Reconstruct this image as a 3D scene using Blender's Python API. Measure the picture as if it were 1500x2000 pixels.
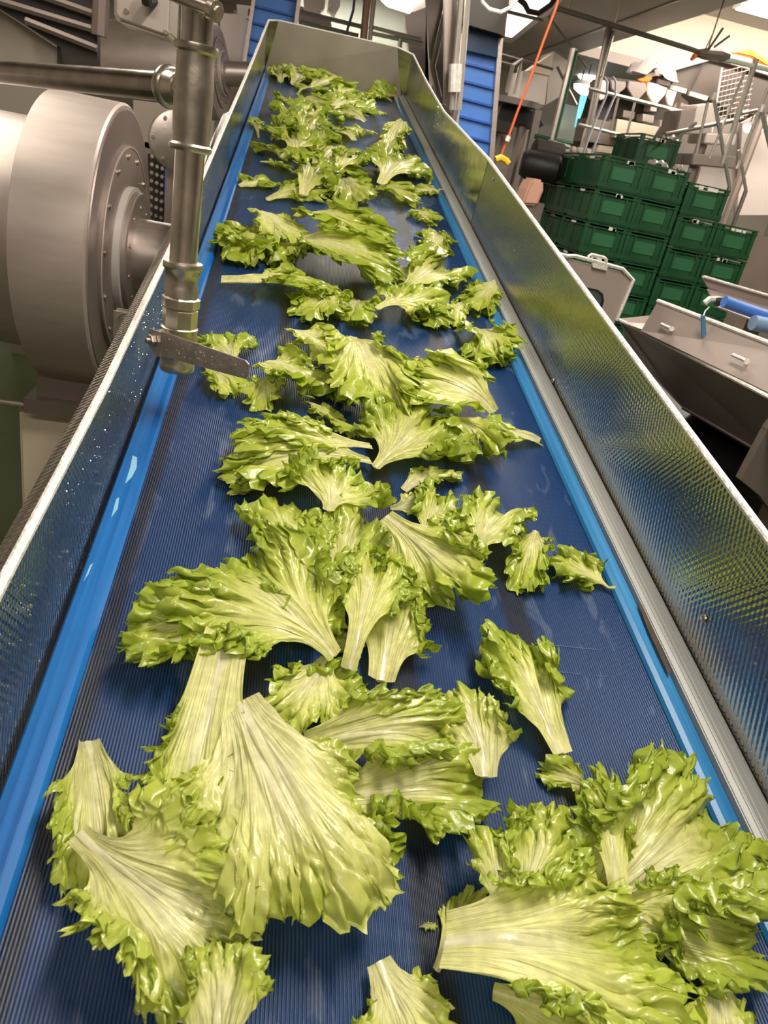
import bpy, bmesh, math
import numpy as np
from mathutils import Matrix, Vector

# ---------------------------------------------------------------- camera, world, lights, exposure
for o in list(bpy.data.objects): bpy.data.objects.remove(o)
scn = bpy.context.scene
col = scn.collection
F = 1400.0
CR = np.array([[0.9763683,-0.1139056,-0.1836586],[-0.1129084,0.4557629,-0.8829110],[0.1842732,0.8827829,0.4321315]])
CAM = np.array([-0.194, 0.0, 1.75])
cd = bpy.data.cameras.new('camera'); cam = bpy.data.objects.new('camera', cd); col.objects.link(cam)
cd.sensor_fit = 'VERTICAL'; cd.sensor_height = 24.0; cd.lens = 24.0*F/2000.0
cd.clip_start = 0.02; cd.clip_end = 100
cd.dof.use_dof = True; cd.dof.focus_distance = 1.15; cd.dof.aperture_fstop = 9.0
cam.matrix_world = Matrix([list(CR[i])+[CAM[i]] for i in range(3)]+[[0,0,0,1]])
scn.camera = cam
scn.view_settings.view_transform = 'Standard'; scn.view_settings.look = 'None'
scn.view_settings.gamma = 1.0; scn.view_settings.use_curve_mapping = False
scn.view_settings.exposure = 0.32
w = bpy.data.worlds.new('world'); scn.world = w; w.use_nodes = True
w.node_tree.nodes['Background'].inputs[0].default_value = (1.0, 0.93, 0.85, 1)
w.node_tree.nodes['Background'].inputs[1].default_value = 0.5
def area(name, loc, size, power, color, rot=(0,0,0)):
    l = bpy.data.lights.new(name, 'AREA'); l.shape = 'RECTANGLE'; l.size, l.size_y = size
    l.energy = power; l.color = color
    o = bpy.data.objects.new(name, l); col.objects.link(o); o.location = loc; o.rotation_euler = rot
WARM = (1.0, 0.9, 0.78)
area('ceiling_lamp_or_fill', (0.5, 0.9, 3.42), (0.25, 1.5), 62.0, WARM)
area('ceiling_lamp_or_fill', (-1.9, 3.0, 3.42), (0.4, 3.0), 42.0, WARM)
area('ceiling_lamp_or_fill', (1.2, 4.4, 3.42), (0.4, 3.0), 75.0, WARM)
area('ceiling_lamp_or_fill', (4.6, 3.4, 4.15), (0.4, 3.0), 120.0, WARM)
area('ceiling_lamp_or_fill', (4.6, 8.0, 4.15), (3.0, 0.4), 200, WARM)
area('ceiling_lamp_or_fill', (5.6, 9.2, 4.15), (3.0, 0.3), 62.0, WARM, (math.radians(50),0,0))  # unseen extra lamp, tilted at the cream drop wall to brighten it
area('ceiling_lamp_or_fill', (-0.5, 9.5, 3.42), (3.0, 0.4), 190.0, WARM)
area('ceiling_lamp_or_fill', (-0.6, -1.6, 3.42), (2.5, 0.3), 45.0, WARM)

# ---------------------------------------------------------------- geometry helpers
EL = math.radians(12.108)
XD = np.array([1.0,0,0]); AD = np.array([0,math.cos(EL),math.sin(EL)]); ND = np.array([0,-math.sin(EL),math.cos(EL)])
ORG = CAM-0.679*ND; ORG[0] = 0
def ray(px,py): return CR@np.array([(px-750)/F,-(py-1000)/F,-1.0])
def at(px,py,y=None,x=None,z=None):
    r = ray(px,py)
    if y is not None: t=(y-CAM[1])/r[1]
    elif x is not None: t=(x-CAM[0])/r[0]
    else: t=(z-CAM[2])/r[2]
    return CAM+r*t
def dep(px,py,d): return CAM+ray(px,py)*d
def belt_at(px,py,lift=0.0):
    r = ray(px,py); q = ORG+ND*lift-CAM
    p = CAM+r*(q.dot(ND)/r.dot(ND))-ORG
    return np.array([p[0], p.dot(AD)])
BELT = Matrix([[XD[i],AD[i],ND[i],ORG[i]] for i in range(3)]+[[0,0,0,1]])
ID = Matrix.Identity(4)

class MB:
    """collects shapes into one mesh"""
    def __init__(s): s.v=[]; s.f=[]
    def add(s, vs, fs):
        n=len(s.v); s.v += [tuple(map(float,p)) for p in vs]; s.f += [tuple(i+n for i in f) for f in fs]; return s
    def box(s, lo, hi):
        x0,y0,z0=lo; x1,y1,z1=hi
        return s.add([(x0,y0,z0),(x1,y0,z0),(x1,y1,z0),(x0,y1,z0),(x0,y0,z1),(x1,y0,z1),(x1,y1,z1),(x0,y1,z1)],
              [(3,2,1,0),(4,5,6,7),(0,1,5,4),(1,2,6,5),(2,3,7,6),(3,0,4,7)])
    def prism(s, pts, off):
        """closed polygon extruded by the vector off"""
        n=len(pts); P=[np.array(p,float) for p in pts]; o=np.array(off,float)
        f=[tuple(range(n)), tuple(range(2*n-1,n-1,-1))]+[(i,i+n,(i+1)%n+n,(i+1)%n) for i in range(n)]
        return s.add(P+[p+o for p in P], f)
    def lathe(s, p0, axis, prof, n=24, caps=True, facet=0):
        """prof: (distance along the axis, radius)"""
        a=np.array(axis,float); a/=np.linalg.norm(a)
        u=np.cross(a,[0,0,1] if abs(a[2])<.9 else [1,0,0]); u/=np.linalg.norm(u); w=np.cross(a,u)
        vs=[]; fs=[]; p0=np.array(p0,float)
        for d,r in prof:
            for k in range(n):
                t=2*math.pi*k/n; vs.append(p0+a*d+(u*math.cos(t)+w*math.sin(t))*r)
        for i in range(len(prof)-1):
            for k in range(n):
                k2=(k+1)%n; fs.append((i*n+k,(i+1)*n+k,(i+1)*n+k2,i*n+k2))
        if caps: fs.append(tuple(range(n))); fs.append(tuple(range(len(prof)*n-1,(len(prof)-1)*n-1,-1)))
        return s.add(vs,fs)
    def cyl(s, p0, p1, r, n=16, r1=None):
        p0=np.array(p0,float); p1=np.array(p1,float); d=np.linalg.norm(p1-p0)
        return s.lathe(p0,p1-p0,[(0,r),(d,r if r1 is None else r1)],n)
    def tube(s, pts, r, n=8):
        P=[np.array(p,float) for p in pts]; vs=[]; fs=[]; pu=None
        for i,p in enumerate(P):
            d=P[min(i+1,len(P)-1)]-P[max(i-1,0)]; d/=np.linalg.norm(d)
            u=(np.cross(d,[0.13,0.31,0.94]) if pu is None else pu-d*pu.dot(d)); u/=np.linalg.norm(u); pu=u; w=np.cross(d,u)
            for k in range(n):
                t=2*math.pi*k/n; vs.append(p+(u*math.cos(t)+w*math.sin(t))*r)
        for i in range(len(P)-1):
            for k in range(n):
                k2=(k+1)%n; fs.append((i*n+k,i*n+k2,(i+1)*n+k2,(i+1)*n+k))
        fs.append(tuple(range(n-1,-1,-1))); fs.append(tuple(range((len(P)-1)*n,len(P)*n)))
        return s.add(vs,fs)
    def build(s, name, mat, parent=None, smooth=False, bevel=0, mw=None, seg=2):
        me=bpy.data.meshes.new(name); me.from_pydata(s.v,[],s.f); me.update()
        bm=bmesh.new(); bm.from_mesh(me); bmesh.ops.recalc_face_normals(bm,faces=bm.faces)
        if bevel: bmesh.ops.bevel(bm,geom=[e for e in bm.edges if e.is_manifold and e.calc_face_angle(0)>.5],offset=bevel,segments=seg,affect='EDGES',clamp_overlap=True)
        bm.to_mesh(me); bm.free()
        if smooth:
            me.polygons.foreach_set('use_smooth',[True]*len(me.polygons))
            me.set_sharp_from_angle(angle=math.radians(35))
        me.materials.append(mat)
        o=bpy.data.objects.new(name,me); col.objects.link(o)
        if mw is not None: o.matrix_world=mw
        if parent is not None: o.parent=parent
        return o
def tag(o,label=None,cat=None,group=None,kind=None):
    if label: o['label']=label
    if cat: o['category']=cat
    if group: o['group']=group
    if kind: o['kind']=kind
    return o
def thing(name,label,cat,loc=(0,0,0),rz=0,group=None,mw=None):
    o=bpy.data.objects.new(name,None); o.empty_display_size=.05; col.objects.link(o)
    if mw is not None: o.matrix_world=mw
    else: o.location=loc; o.rotation_euler=(0,0,rz)
    return tag(o,label,cat,group)
def wthing(name,label,cat,loc,group=None):
    """an Empty at loc; parts are given in world coordinates and brought into its frame"""
    return thing(name,label,cat,loc,0,group)
def wpart(mb,name,mat,root,**k):
    l=np.array(root.location if root.parent is None else root.parent.location)
    mb.v=[tuple(np.array(p)-l) for p in mb.v]
    return mb.build(name,mat,root,**k)
def arc(p0,p1,p2,n=10):
    p0,p1,p2=[np.array(p,float) for p in (p0,p1,p2)]
    return [p0*(1-t)**2+2*p1*t*(1-t)+p2*t*t for t in np.linspace(0,1,n)]

# ---------------------------------------------------------------- materials
def mat(name,color,metal=0.0,rough=0.5,var=0.0,vscale=4.0,bump=0.0,bscale=60.0,stretch=(1,1,1),spec=0.5,emit=None,es=1.0,coat=0.0,alpha=1.0,trans=0.0):
    m=bpy.data.materials.new(name); m.use_nodes=True; nt=m.node_tree; b=nt.nodes['Principled BSDF']
    b.inputs['Base Color'].default_value=(*color,1); b.inputs['Metallic'].default_value=metal; b.inputs['Roughness'].default_value=rough
    b.inputs['Specular IOR Level'].default_value=spec; b.inputs['Coat Weight'].default_value=coat; b.inputs['Coat Roughness'].default_value=.1
    b.inputs['Alpha'].default_value=alpha; b.inputs['Transmission Weight'].default_value=trans
    if emit: b.inputs['Emission Color'].default_value=(*emit,1); b.inputs['Emission Strength'].default_value=es
    if var or bump:
        tc=nt.nodes.new('ShaderNodeTexCoord'); mp=nt.nodes.new('ShaderNodeMapping'); mp.inputs['Scale'].default_value=stretch
        nt.links.new(tc.outputs['Object'],mp.inputs['Vector'])
    if var:
        n=nt.nodes.new('ShaderNodeTexNoise'); n.inputs['Scale'].default_value=vscale; n.inputs['Detail'].default_value=5
        nt.links.new(mp.outputs[0],n.inputs['Vector'])
        r=nt.nodes.new('ShaderNodeValToRGB'); e=r.color_ramp.elements
        e[0].position=.3; e[1].position=.7
        e[0].color=(*[c*(1-var) for c in color],1); e[1].color=(*[min(1,c*(1+var)) for c in color],1)
        nt.links.new(n.outputs['Fac'],r.inputs[0]); nt.links.new(r.outputs[0],b.inputs['Base Color'])
        mr=nt.nodes.new('ShaderNodeMapRange'); mr.inputs['To Min'].default_value=max(.03,rough*(1-var)); mr.inputs['To Max'].default_value=min(1,rough*(1+var))
        nt.links.new(n.outputs['Fac'],mr.inputs['Value']); nt.links.new(mr.outputs[0],b.inputs['Roughness'])
    if bump:
        n2=nt.nodes.new('ShaderNodeTexNoise'); n2.inputs['Scale'].default_value=bscale; n2.inputs['Detail'].default_value=3
        nt.links.new(mp.outputs[0],n2.inputs['Vector'])
        bp=nt.nodes.new('ShaderNodeBump'); bp.inputs['Strength'].default_value=bump; bp.inputs['Distance'].default_value=.01
        nt.links.new(n2.outputs['Fac'],bp.inputs['Height']); nt.links.new(bp.outputs[0],b.inputs['Normal'])
    return m
def N(nt,t,**k):
    n=nt.nodes.new(t)
    for a,b in k.items(): setattr(n,a,b)
    return n
def MATH(nt,op,a,b=None,clamp=False):
    n=N(nt,'ShaderNodeMath',operation=op); n.use_clamp=clamp
    for i,v in enumerate((a,b)):
        if v is None: continue
        if isinstance(v,(int,float)): n.inputs[i].default_value=v
        else: nt.links.new(v,n.inputs[i])
    return n.outputs[0]

STEEL=mat('brushed_steel',(.60,.53,.49),.85,.38,var=.08,vscale=6,bump=.05,bscale=120,stretch=(1,12,12))
DRUM=mat('satin_steel_drum',(.58,.50,.455),.55,.45,var=.07,vscale=5,bump=.03,bscale=90,stretch=(1,6,6))
DRUMFACE=mat('dark_satin_face',(.34,.28,.26),.6,.42,var=.08,vscale=3)
WETSTEEL=mat('wet_pipe_steel',(.66,.61,.55),1.0,.2,var=.35,vscale=14,bump=.02,bscale=60)
CAST=mat('cast_steel_fitting',(.64,.58,.50),1.0,.33,var=.25,vscale=30,bump=.05,bscale=90)
HANDLE=mat('sheet_steel_handle',(.46,.40,.36),.75,.38,var=.15,vscale=40,bump=.15,bscale=70)
RIM=mat('worn_rim_highlight',(.86,.83,.78),.35,.38,var=.12,vscale=30,bump=.3,bscale=150)  # pale worn metal with the edge highlight put into its base colour
GREYP=mat('grey_plastic_rail',(.29,.30,.29),0,.38,var=.12,vscale=10,bump=.05,bscale=80,stretch=(1,.2,1))
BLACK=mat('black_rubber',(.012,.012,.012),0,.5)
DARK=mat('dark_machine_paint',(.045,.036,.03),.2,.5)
MID=mat('grey_brown_steel',(.30,.25,.22),.6,.42,var=.1,vscale=2)
LIGHTST=mat('pale_steel_panel',(.62,.55,.50),.5,.4,var=.06,vscale=2)
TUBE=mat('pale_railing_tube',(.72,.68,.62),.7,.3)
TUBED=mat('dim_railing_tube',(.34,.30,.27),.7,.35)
BLUEF=mat('blue_flight_belt',(.09,.26,.74),0,.4,var=.08,vscale=3)
BLUEL=mat('blue_flight_edge',(.03,.12,.5),0,.4)
ORANGE=mat('orange_red_hose',(.75,.13,.03),0,.5)
ORCL=mat('orange_plastic_sheet',(1.0,.20,.02),0,.4)
YEL=mat('yellow_plastic',(.85,.55,.03),0,.4)
WHITEP=mat('white_plastic',(.85,.83,.80),0,.4)
CREAM=mat('cream_panel',(.78,.68,.52),0,.6,var=.04,vscale=1)
GREENC=mat('green_crate_plastic',(.012,.075,.028),0,.42,var=.2,vscale=5)
GREENL=mat('green_crate_panel',(.03,.15,.065),0,.45,var=.1,vscale=6)
GREENF=mat('green_painted_frame',(.02,.12,.06),0,.5)
CARD=mat('white_card',(.85,.83,.76),0,.6)
TAN=mat('salmon_cover',(.75,.42,.30),0,.5)
GLASS=mat('dark_window_pane',(.05,.09,.07),0,.08)
BAG=mat('clear_plastic_bag',(.33,.29,.275),0,.25,trans=.1)
CYAN=mat('glowing_cyan_strip',(.15,.55,.65),0,.3,emit=(.2,.75,.9),es=.5)  # emission put in so the strips glow, though they are no lamp
GLOVE=mat('blue_rubber_glove',(.07,.20,.62),0,.4,var=.1,vscale=8)
LAMPM=mat('lit_lamp_diffuser',(1,1,1),0,.5,emit=(1,.97,.88),es=6.0)
SKYL=mat('lit_skylight_panel',(1,1,1),0,.5,emit=(1,.84,.82),es=1.1)
ROPE=mat('white_cable',(.8,.75,.7),0,.5)
GREYB=mat('grey_blue_cable',(.42,.42,.50),0,.5)

def dimple_mat(name='dimpled_stainless',depth=.00036):
    m=bpy.data.materials.new(name); m.use_nodes=True; nt=m.node_tree; b=nt.nodes['Principled BSDF']; L=nt.links.new
    b.inputs['Base Color'].default_value=(.50,.48,.44,1); b.inputs['Metallic'].default_value=1.0; b.inputs['Roughness'].default_value=.13
    tc=N(nt,'ShaderNodeTexCoord'); sx=N(nt,'ShaderNodeSeparateXYZ'); L(tc.outputs['Object'],sx.inputs[0])
    P=.0095                                     # pitch of the embossed bosses, metres
    a=MATH(nt,'MULTIPLY',sx.outputs['Y'],2*math.pi/P); h=MATH(nt,'MULTIPLY',sx.outputs['Z'],2*math.pi/P)
    h2=MATH(nt,'MULTIPLY',h,.58)
    c1=MATH(nt,'COSINE',a); c2=MATH(nt,'COSINE',h2); pr=MATH(nt,'MULTIPLY',c1,c2)
    po=MATH(nt,'MULTIPLY',pr,1.0)
    fine=N(nt,'ShaderNodeTexNoise'); fine.inputs['Scale'].default_value=330; L(tc.outputs['Object'],fine.inputs['Vector'])
    dr=N(nt,'ShaderNodeTexNoise'); dr.inputs['Scale'].default_value=9; L(tc.outputs['Object'],dr.inputs['Vector'])
    sm=MATH(nt,'ADD',po,MATH(nt,'MULTIPLY',fine.outputs['Fac'],.5))
    bp=N(nt,'ShaderNodeBump'); bp.inputs['Strength'].default_value=1.0; bp.inputs['Distance'].default_value=depth
    L(sm,bp.inputs['Height']); L(bp.outputs[0],b.inputs['Normal'])
    mr=N(nt,'ShaderNodeMapRange'); mr.inputs['To Min'].default_value=.07; mr.inputs['To Max'].default_value=.22; L(dr.outputs['Fac'],mr.inputs['Value']); L(mr.outputs[0],b.inputs['Roughness'])
    return m
DIMPLE=dimple_mat(); DIMPLE_DEEP=dimple_mat('deep_dimpled_stainless',.0010)
def smooth_wall_mat():
    m=mat('wet_smooth_stainless',(.60,.57,.50),1.0,.2,var=.3,vscale=7,bump=.12,bscale=25)
    return m
SMOOTHW=smooth_wall_mat()

def belt_mat():
    m=bpy.data.materials.new('ribbed_blue_belt'); m.use_nodes=True; nt=m.node_tree; b=nt.nodes['Principled BSDF']; L=nt.links.new
    tc=N(nt,'ShaderNodeTexCoord'); sx=N(nt,'ShaderNodeSeparateXYZ'); L(tc.outputs['Object'],sx.inputs[0])
    X=sx.outputs['X']; Y=sx.outputs['Y']
    # long dark bands: support strips under the thin belt
    band=None
    for c,hw in ((-.163,.013),(.012,.017),(.185,.017),(-.339,.009)):
        d=MATH(nt,'ABSOLUTE',MATH(nt,'SUBTRACT',X,c)); k=MATH(nt,'SUBTRACT',1.0,MATH(nt,'DIVIDE',MATH(nt,'SUBTRACT',d,hw-.004),.011),clamp=True)
        k=MATH(nt,'MINIMUM',k,1.0,clamp=True)
        band=k if band is None else MATH(nt,'MAXIMUM',band,k)
    no=N(nt,'ShaderNodeTexNoise'); no.inputs['Scale'].default_value=7; no.inputs['Detail'].default_value=4
    mp=N(nt,'ShaderNodeMapping'); mp.inputs['Scale'].default_value=(1.6,.5,1); L(tc.outputs['Object'],mp.inputs[0]); L(mp.outputs[0],no.inputs['Vector'])
    base=N(nt,'ShaderNodeMix',data_type='RGBA'); base.inputs[6].default_value=(.004,.022,.085,1); base.inputs[7].default_value=(.008,.042,.145,1)
    L(no.outputs['Fac'],base.inputs[0])
    # water film marks; the film's greyish reflection is painted into the colour
    wn=N(nt,'ShaderNodeTexNoise'); wn.inputs['Scale'].default_value=16; wn.inputs['Detail'].default_value=8; wn.inputs['Distortion'].default_value=.6
    L(mp.outputs[0],wn.inputs['Vector'])
    wr=N(nt,'ShaderNodeValToRGB'); wr.color_ramp.elements[0].position=.585; wr.color_ramp.elements[1].position=.64; L(wn.outputs['Fac'],wr.inputs[0])
    m1=N(nt,'ShaderNodeMix',data_type='RGBA'); L(MATH(nt,'MULTIPLY',wr.outputs[0],.5),m1.inputs[0]); L(base.outputs[2],m1.inputs[6]); m1.inputs[7].default_value=(.09,.13,.22,1)
    m2=N(nt,'ShaderNodeMix',data_type='RGBA'); L(MATH(nt,'MULTIPLY',band,.85),m2.inputs[0]); L(m1.outputs[2],m2.inputs[6]); m2.inputs[7].default_value=(.008,.010,.018,1)
    # ribs along the belt
    rib=MATH(nt,'SINE',MATH(nt,'MULTIPLY',X,2*math.pi/.0034)); 
    m3=N(nt,'ShaderNodeMix',data_type='RGBA',blend_type='MULTIPLY'); m3.inputs[0].default_value=1; L(m2.outputs[2],m3.inputs[6])
    rr=N(nt,'ShaderNodeMapRange'); rr.inputs['From Min'].default_value=-1; rr.inputs['To Min'].default_value=.45; rr.inputs['To Max'].default_value=1.3; L(rib,rr.inputs['Value'])
    cc=N(nt,'ShaderNodeCombineColor'); [L(rr.outputs[0],cc.inputs[i]) for i in range(3)]; L(cc.outputs[0],m3.inputs[7])
    L(m3.outputs[2],b.inputs['Base Color'])
    fn=N(nt,'ShaderNodeTexNoise'); fn.inputs['Scale'].default_value=260; L(tc.outputs['Object'],fn.inputs['Vector'])
    bp=N(nt,'ShaderNodeBump'); bp.inputs['Strength'].default_value=.8; bp.inputs['Distance'].default_value=.0003
    L(MATH(nt,'ADD',rib,MATH(nt,'MULTIPLY',fn.outputs['Fac'],.8)),bp.inputs['Height']); L(bp.outputs[0],b.inputs['Normal'])
    mr=N(nt,'ShaderNodeMapRange'); mr.inputs['To Min'].default_value=.42; mr.inputs['To Max'].default_value=.22; L(wn.outputs['Fac'],mr.inputs['Value']); L(mr.outputs[0],b.inputs['Roughness'])
    b.inputs['Specular IOR Level'].default_value=.26
    return m
BELTM=belt_mat()
def strip_mat(name,c0,c1):
    m=bpy.data.materials.new(name); m.use_nodes=True; nt=m.node_tree; b=nt.nodes['Principled BSDF']; L=nt.links.new
    tc=N(nt,'ShaderNodeTexCoord'); mp=N(nt,'ShaderNodeMapping'); mp.inputs['Scale'].default_value=(60,1.2,20); L(tc.outputs['Object'],mp.inputs[0])
    n=N(nt,'ShaderNodeTexNoise'); n.inputs['Scale'].default_value=2; n.inputs['Detail'].default_value=5; L(mp.outputs[0],n.inputs['Vector'])
    r=N(nt,'ShaderNodeValToRGB'); r.color_ramp.elements[0].position=.3; r.color_ramp.elements[1].position=.75
    r.color_ramp.elements[0].color=(*c0,1); r.color_ramp.elements[1].color=(*c1,1)
    L(n.outputs['Fac'],r.inputs[0]); L(r.outputs[0],b.inputs['Base Color']); b.inputs['Roughness'].default_value=.3; b.inputs['Specular IOR Level'].default_value=.25
    return m
STRIPL=strip_mat('blue_skirt_left',(.004,.075,.28),(.012,.15,.46))
STRIPR=strip_mat('blue_skirt_right',(.012,.11,.27),(.04,.20,.42))

def leaf_mat():
    m=bpy.data.materials.new('lettuce_leaf'); m.use_nodes=True; nt=m.node_tree; L=nt.links.new
    b=nt.nodes['Principled BSDF']; out=nt.nodes['Material Output']
    at_=N(nt,'ShaderNodeAttribute',attribute_name='Col')
    uv=N(nt,'ShaderNodeUVMap'); mp=N(nt,'ShaderNodeMapping'); mp.inputs['Scale'].default_value=(26,2.2,1); L(uv.outputs[0],mp.inputs[0])
    vn=N(nt,'ShaderNodeTexNoise'); vn.inputs['Scale'].default_value=1.6; vn.inputs['Detail'].default_value=6; vn.inputs['Distortion'].default_value=.5; L(mp.outputs[0],vn.inputs['Vector'])
    tc=N(nt,'ShaderNodeTexCoord'); cn=N(nt,'ShaderNodeTexNoise'); cn.inputs['Scale'].default_value=90; cn.inputs['Detail'].default_value=4; L(tc.outputs['Object'],cn.inputs['Vector'])
    rr=N(nt,'ShaderNodeMapRange'); rr.inputs['From Min'].default_value=.3; rr.inputs['From Max'].default_value=.7; rr.inputs['To Min'].default_value=.87; rr.inputs['To Max'].default_value=1.12; L(vn.outputs['Fac'],rr.inputs['Value'])
    r2=N(nt,'ShaderNodeMapRange'); r2.inputs['From Min'].default_value=.3; r2.inputs['From Max'].default_value=.7; r2.inputs['To Min'].default_value=.88; r2.inputs['To Max'].default_value=1.1; L(cn.outputs['Fac'],r2.inputs['Value'])
    k=MATH(nt,'MULTIPLY',rr.outputs[0],r2.outputs[0])
    vm=N(nt,'ShaderNodeVectorMath',operation='SCALE'); L(at_.outputs['Color'],vm.inputs[0]); L(k,vm.inputs['Scale'])
    L(vm.outputs[0],b.inputs['Base Color']); b.inputs['Roughness'].default_value=.26; b.inputs['Specular IOR Level'].default_value=.6
    hs=MATH(nt,'ADD',MATH(nt,'MULTIPLY',vn.outputs['Fac'],1.5),MATH(nt,'MULTIPLY',cn.outputs['Fac'],.8))
    bp=N(nt,'ShaderNodeBump'); bp.inputs['Strength'].default_value=.8; bp.inputs['Distance'].default_value=.0013; L(hs,bp.inputs['Height']); L(bp.outputs[0],b.inputs['Normal'])
    tr=N(nt,'ShaderNodeBsdfTranslucent'); hv=N(nt,'ShaderNodeVectorMath',operation='MULTIPLY'); L(vm.outputs[0],hv.inputs[0]); hv.inputs[1].default_value=(1.1,1.15,.5); L(hv.outputs[0],tr.inputs['Color'])
    mx=N(nt,'ShaderNodeMixShader'); mx.inputs[0].default_value=.36; L(b.outputs[0],mx.inputs[1]); L(tr.outputs[0],mx.inputs[2]); L(mx.outputs[0],out.inputs['Surface'])
    return m
LEAF=leaf_mat()

# ---------------------------------------------------------------- the setting
FLOORM=mat('green_epoxy_floor',(.040,.055,.022),0,.35,var=.15,vscale=1.2)
WALLM=mat('cream_wall_panel',(.42,.37,.31),0,.55,var=.05,vscale=1)
WALLB=mat('back_wall_panel',(.50,.46,.40),0,.55,var=.05,vscale=.8)
CEILM=mat('grey_brown_ceiling',(.50,.43,.39),0,.55,var=.05,vscale=.7)
CEILH=mat('grey_high_ceiling',(.42,.38,.35),0,.55,var=.04,vscale=.7)
CREAMW=mat('cream_drop_wall',(.88,.78,.62),0,.55,var=.03,vscale=.7)
def struct(lo,hi,name,m):
    return tag(MB().box(lo,hi).build(name,m),kind='structure')
struct((-4.2,-4.2,-.2),(9.2,14.2,0),'floor',FLOORM)
struct((-4.2,-4.2,0),(-4.0,14.2,3.5),'wall_left',WALLM)
struct((-4.0,14.0,0),(9.0,14.2,3.5),'wall_back',WALLB)
struct((9.0,-4.2,0),(9.2,14.2,4.4),'wall_right',WALLM)
struct((-4.0,-4.2,0),(9.0,-4.0,4.4),'wall_front',WALLM)
struct((-4.2,-4.2,3.5),(3.4,14.2,3.62),'ceiling',CEILM)
struct((3.4,11.0,3.5),(9.2,14.2,3.62),'ceiling',CEILM)
struct((3.4,-4.2,4.27),(9.2,11.0,4.4),'ceiling',CEILH)
struct((3.4,11.0,3.62),(9.0,11.12,4.27),'trim_1',CREAMW)
struct((3.34,-4.2,3.62),(3.4,11.0,4.27),'trim_2',CREAMW)
# ceiling panel joints, thin raised battens on the low ceiling
for k,x in enumerate((-2.8,-1.6,-.4,.8,2.0,3.0)):
    struct((x,-4,3.49),(x+.03,14,3.5),'trim_%d'%(k+3),MID)
def plate_z(pts,z,th):
    return MB().prism([at(px,py,z=z) for px,py in pts],(0,0,th))
def lamp_fixture(name,label,loc,size,lm=None):
    root=thing(name,label,'ceiling light',loc)
    a,b=size
    MB().box((-a/2-.03,-b/2-.03,0),(a/2+.03,b/2+.03,.07)).build('housing',WHITEP,root)
    MB().box((-a/2,-b/2,-.012),(a/2,b/2,0)).build('diffuser',lm or LAMPM,root)
    return root
p=at(1478,25,z=4.18); lamp_fixture('ceiling_light','glowing tube light on the high ceiling at the top right corner',p,(.5,.12))
p=at(1490,3,z=4.18); lamp_fixture('ceiling_light','glowing tube light cut by the top edge of the photo, right corner',p,(.5,.12))
p=at(1150,152,z=3.38)
def pend(name,label,px,py,y,wd,h):
    c=at(px,py,y=y); root=thing(name,label,'ceiling light',c)
    MB().lathe((0,0,0),(0,0,-1),[(0,wd*.42),(h*.3,wd*.5),(h*.3,.001)],20).build('shade',WHITEP,root,smooth=True)
    MB().lathe((0,0,-h*.3),(0,0,-1),[(0,wd*.47),(h*.3,wd*.42),(h*.55,wd*.2)],20).build('diffuser',LAMPM,root,smooth=True)
    MB().cyl((0,0,0),(0,0,3.5-c[2] if c[2]<3.5 else .05),.008,6).build('cord',MID,root)
pend('hanging_lamp','lower round glowing lamp beside the cyan curtain',1146,160,11.5,.36,.18)
pend('hanging_lamp','upper round glowing lamp just above its twin beside the cyan curtain',1160,138,12.6,.5,.2)
pend('hanging_lamp','left one of two small glowing lamps behind the right-hand stair rails',1466,240,9.3,.15,.12)
pend('hanging_lamp','right one of two small glowing lamps behind the right-hand stair rails',1484,247,9.3,.11,.09)
# skylight, a lit recess in the low ceiling
sk=thing('skylight','bright pinkish skylight panel in the ceiling right of the upper blue elevator','skylight',at(1020,40,z=3.49))
l=np.array(sk.location)
mb=plate_z([(960,-40),(1112,-22),(1045,38),(999,74),(975,68),(962,20)],3.47,.015); wpart(mb,'lit_panel',SKYL,sk)
mb=MB(); P=[at(px,py,z=3.46) for px,py in ((1116,-22),(1049,39),(1000,79),(973,72))]
for a,b in zip(P[:-1],P[1:]): mb.cyl(a,b,.035,4)
wpart(mb,'frame',LIGHTST,sk)
# ---------------------------------------------------------------- the main conveyor (local frame: x across, y up the belt, z off the belt)
AE=4.78; A0=-.75
conv=thing('belt_conveyor','long inclined stainless conveyor with ribbed blue belt carrying lettuce leaves','conveyor',mw=BELT)
C_=lambda mb,name,m,**k: mb.build(name,m,conv,**k)
def sweep_a(prof,a0,a1,n=1):
    """closed profile (x,z) swept along y"""
    mb=MB(); pts=[(x,a0,z) for x,z in prof]; return mb.prism(pts,(0,a1-a0,0))
C_(MB().box((-.352,A0,-.012),(.352,AE,0)),'belt',BELTM)
C_(MB().box((-.36,A0,-.05),(.36,AE-.04,-.014)),'belt_bed',MID)
rl=MB().lathe((-.35,AE,-.035),(1,0,0),[(0,.034),(.70,.034)],20); C_(rl,'end_roller',BELTM,smooth=True)
# blue skirts and the grey guide rail
tp=lambda x0,x1,h:[(x0,-.01),(x1,-.01),(x1,h*.35),(x1-(x1-x0)*.12,h*.8),((x0+x1)/2+(x1-x0)*.15,h),((x0+x1)/2-(x1-x0)*.2,h),(x0+(x1-x0)*.08,h*.8),(x0,h*.3)]
C_(sweep_a(tp(-.389,-.350,.009),A0,AE),'blue_skirt',STRIPL)
C_(sweep_a(tp(.351,.383,.010),A0,AE),'blue_skirt',STRIPR)
C_(sweep_a([(.383,-.01),(.415,-.01),(.415,.024),(.404,.026),(.399,.019),(.396,.019),(.394,.016),(.384,.014)],A0,AE),'guide_rail',GREYP,bevel=.0015)
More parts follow.
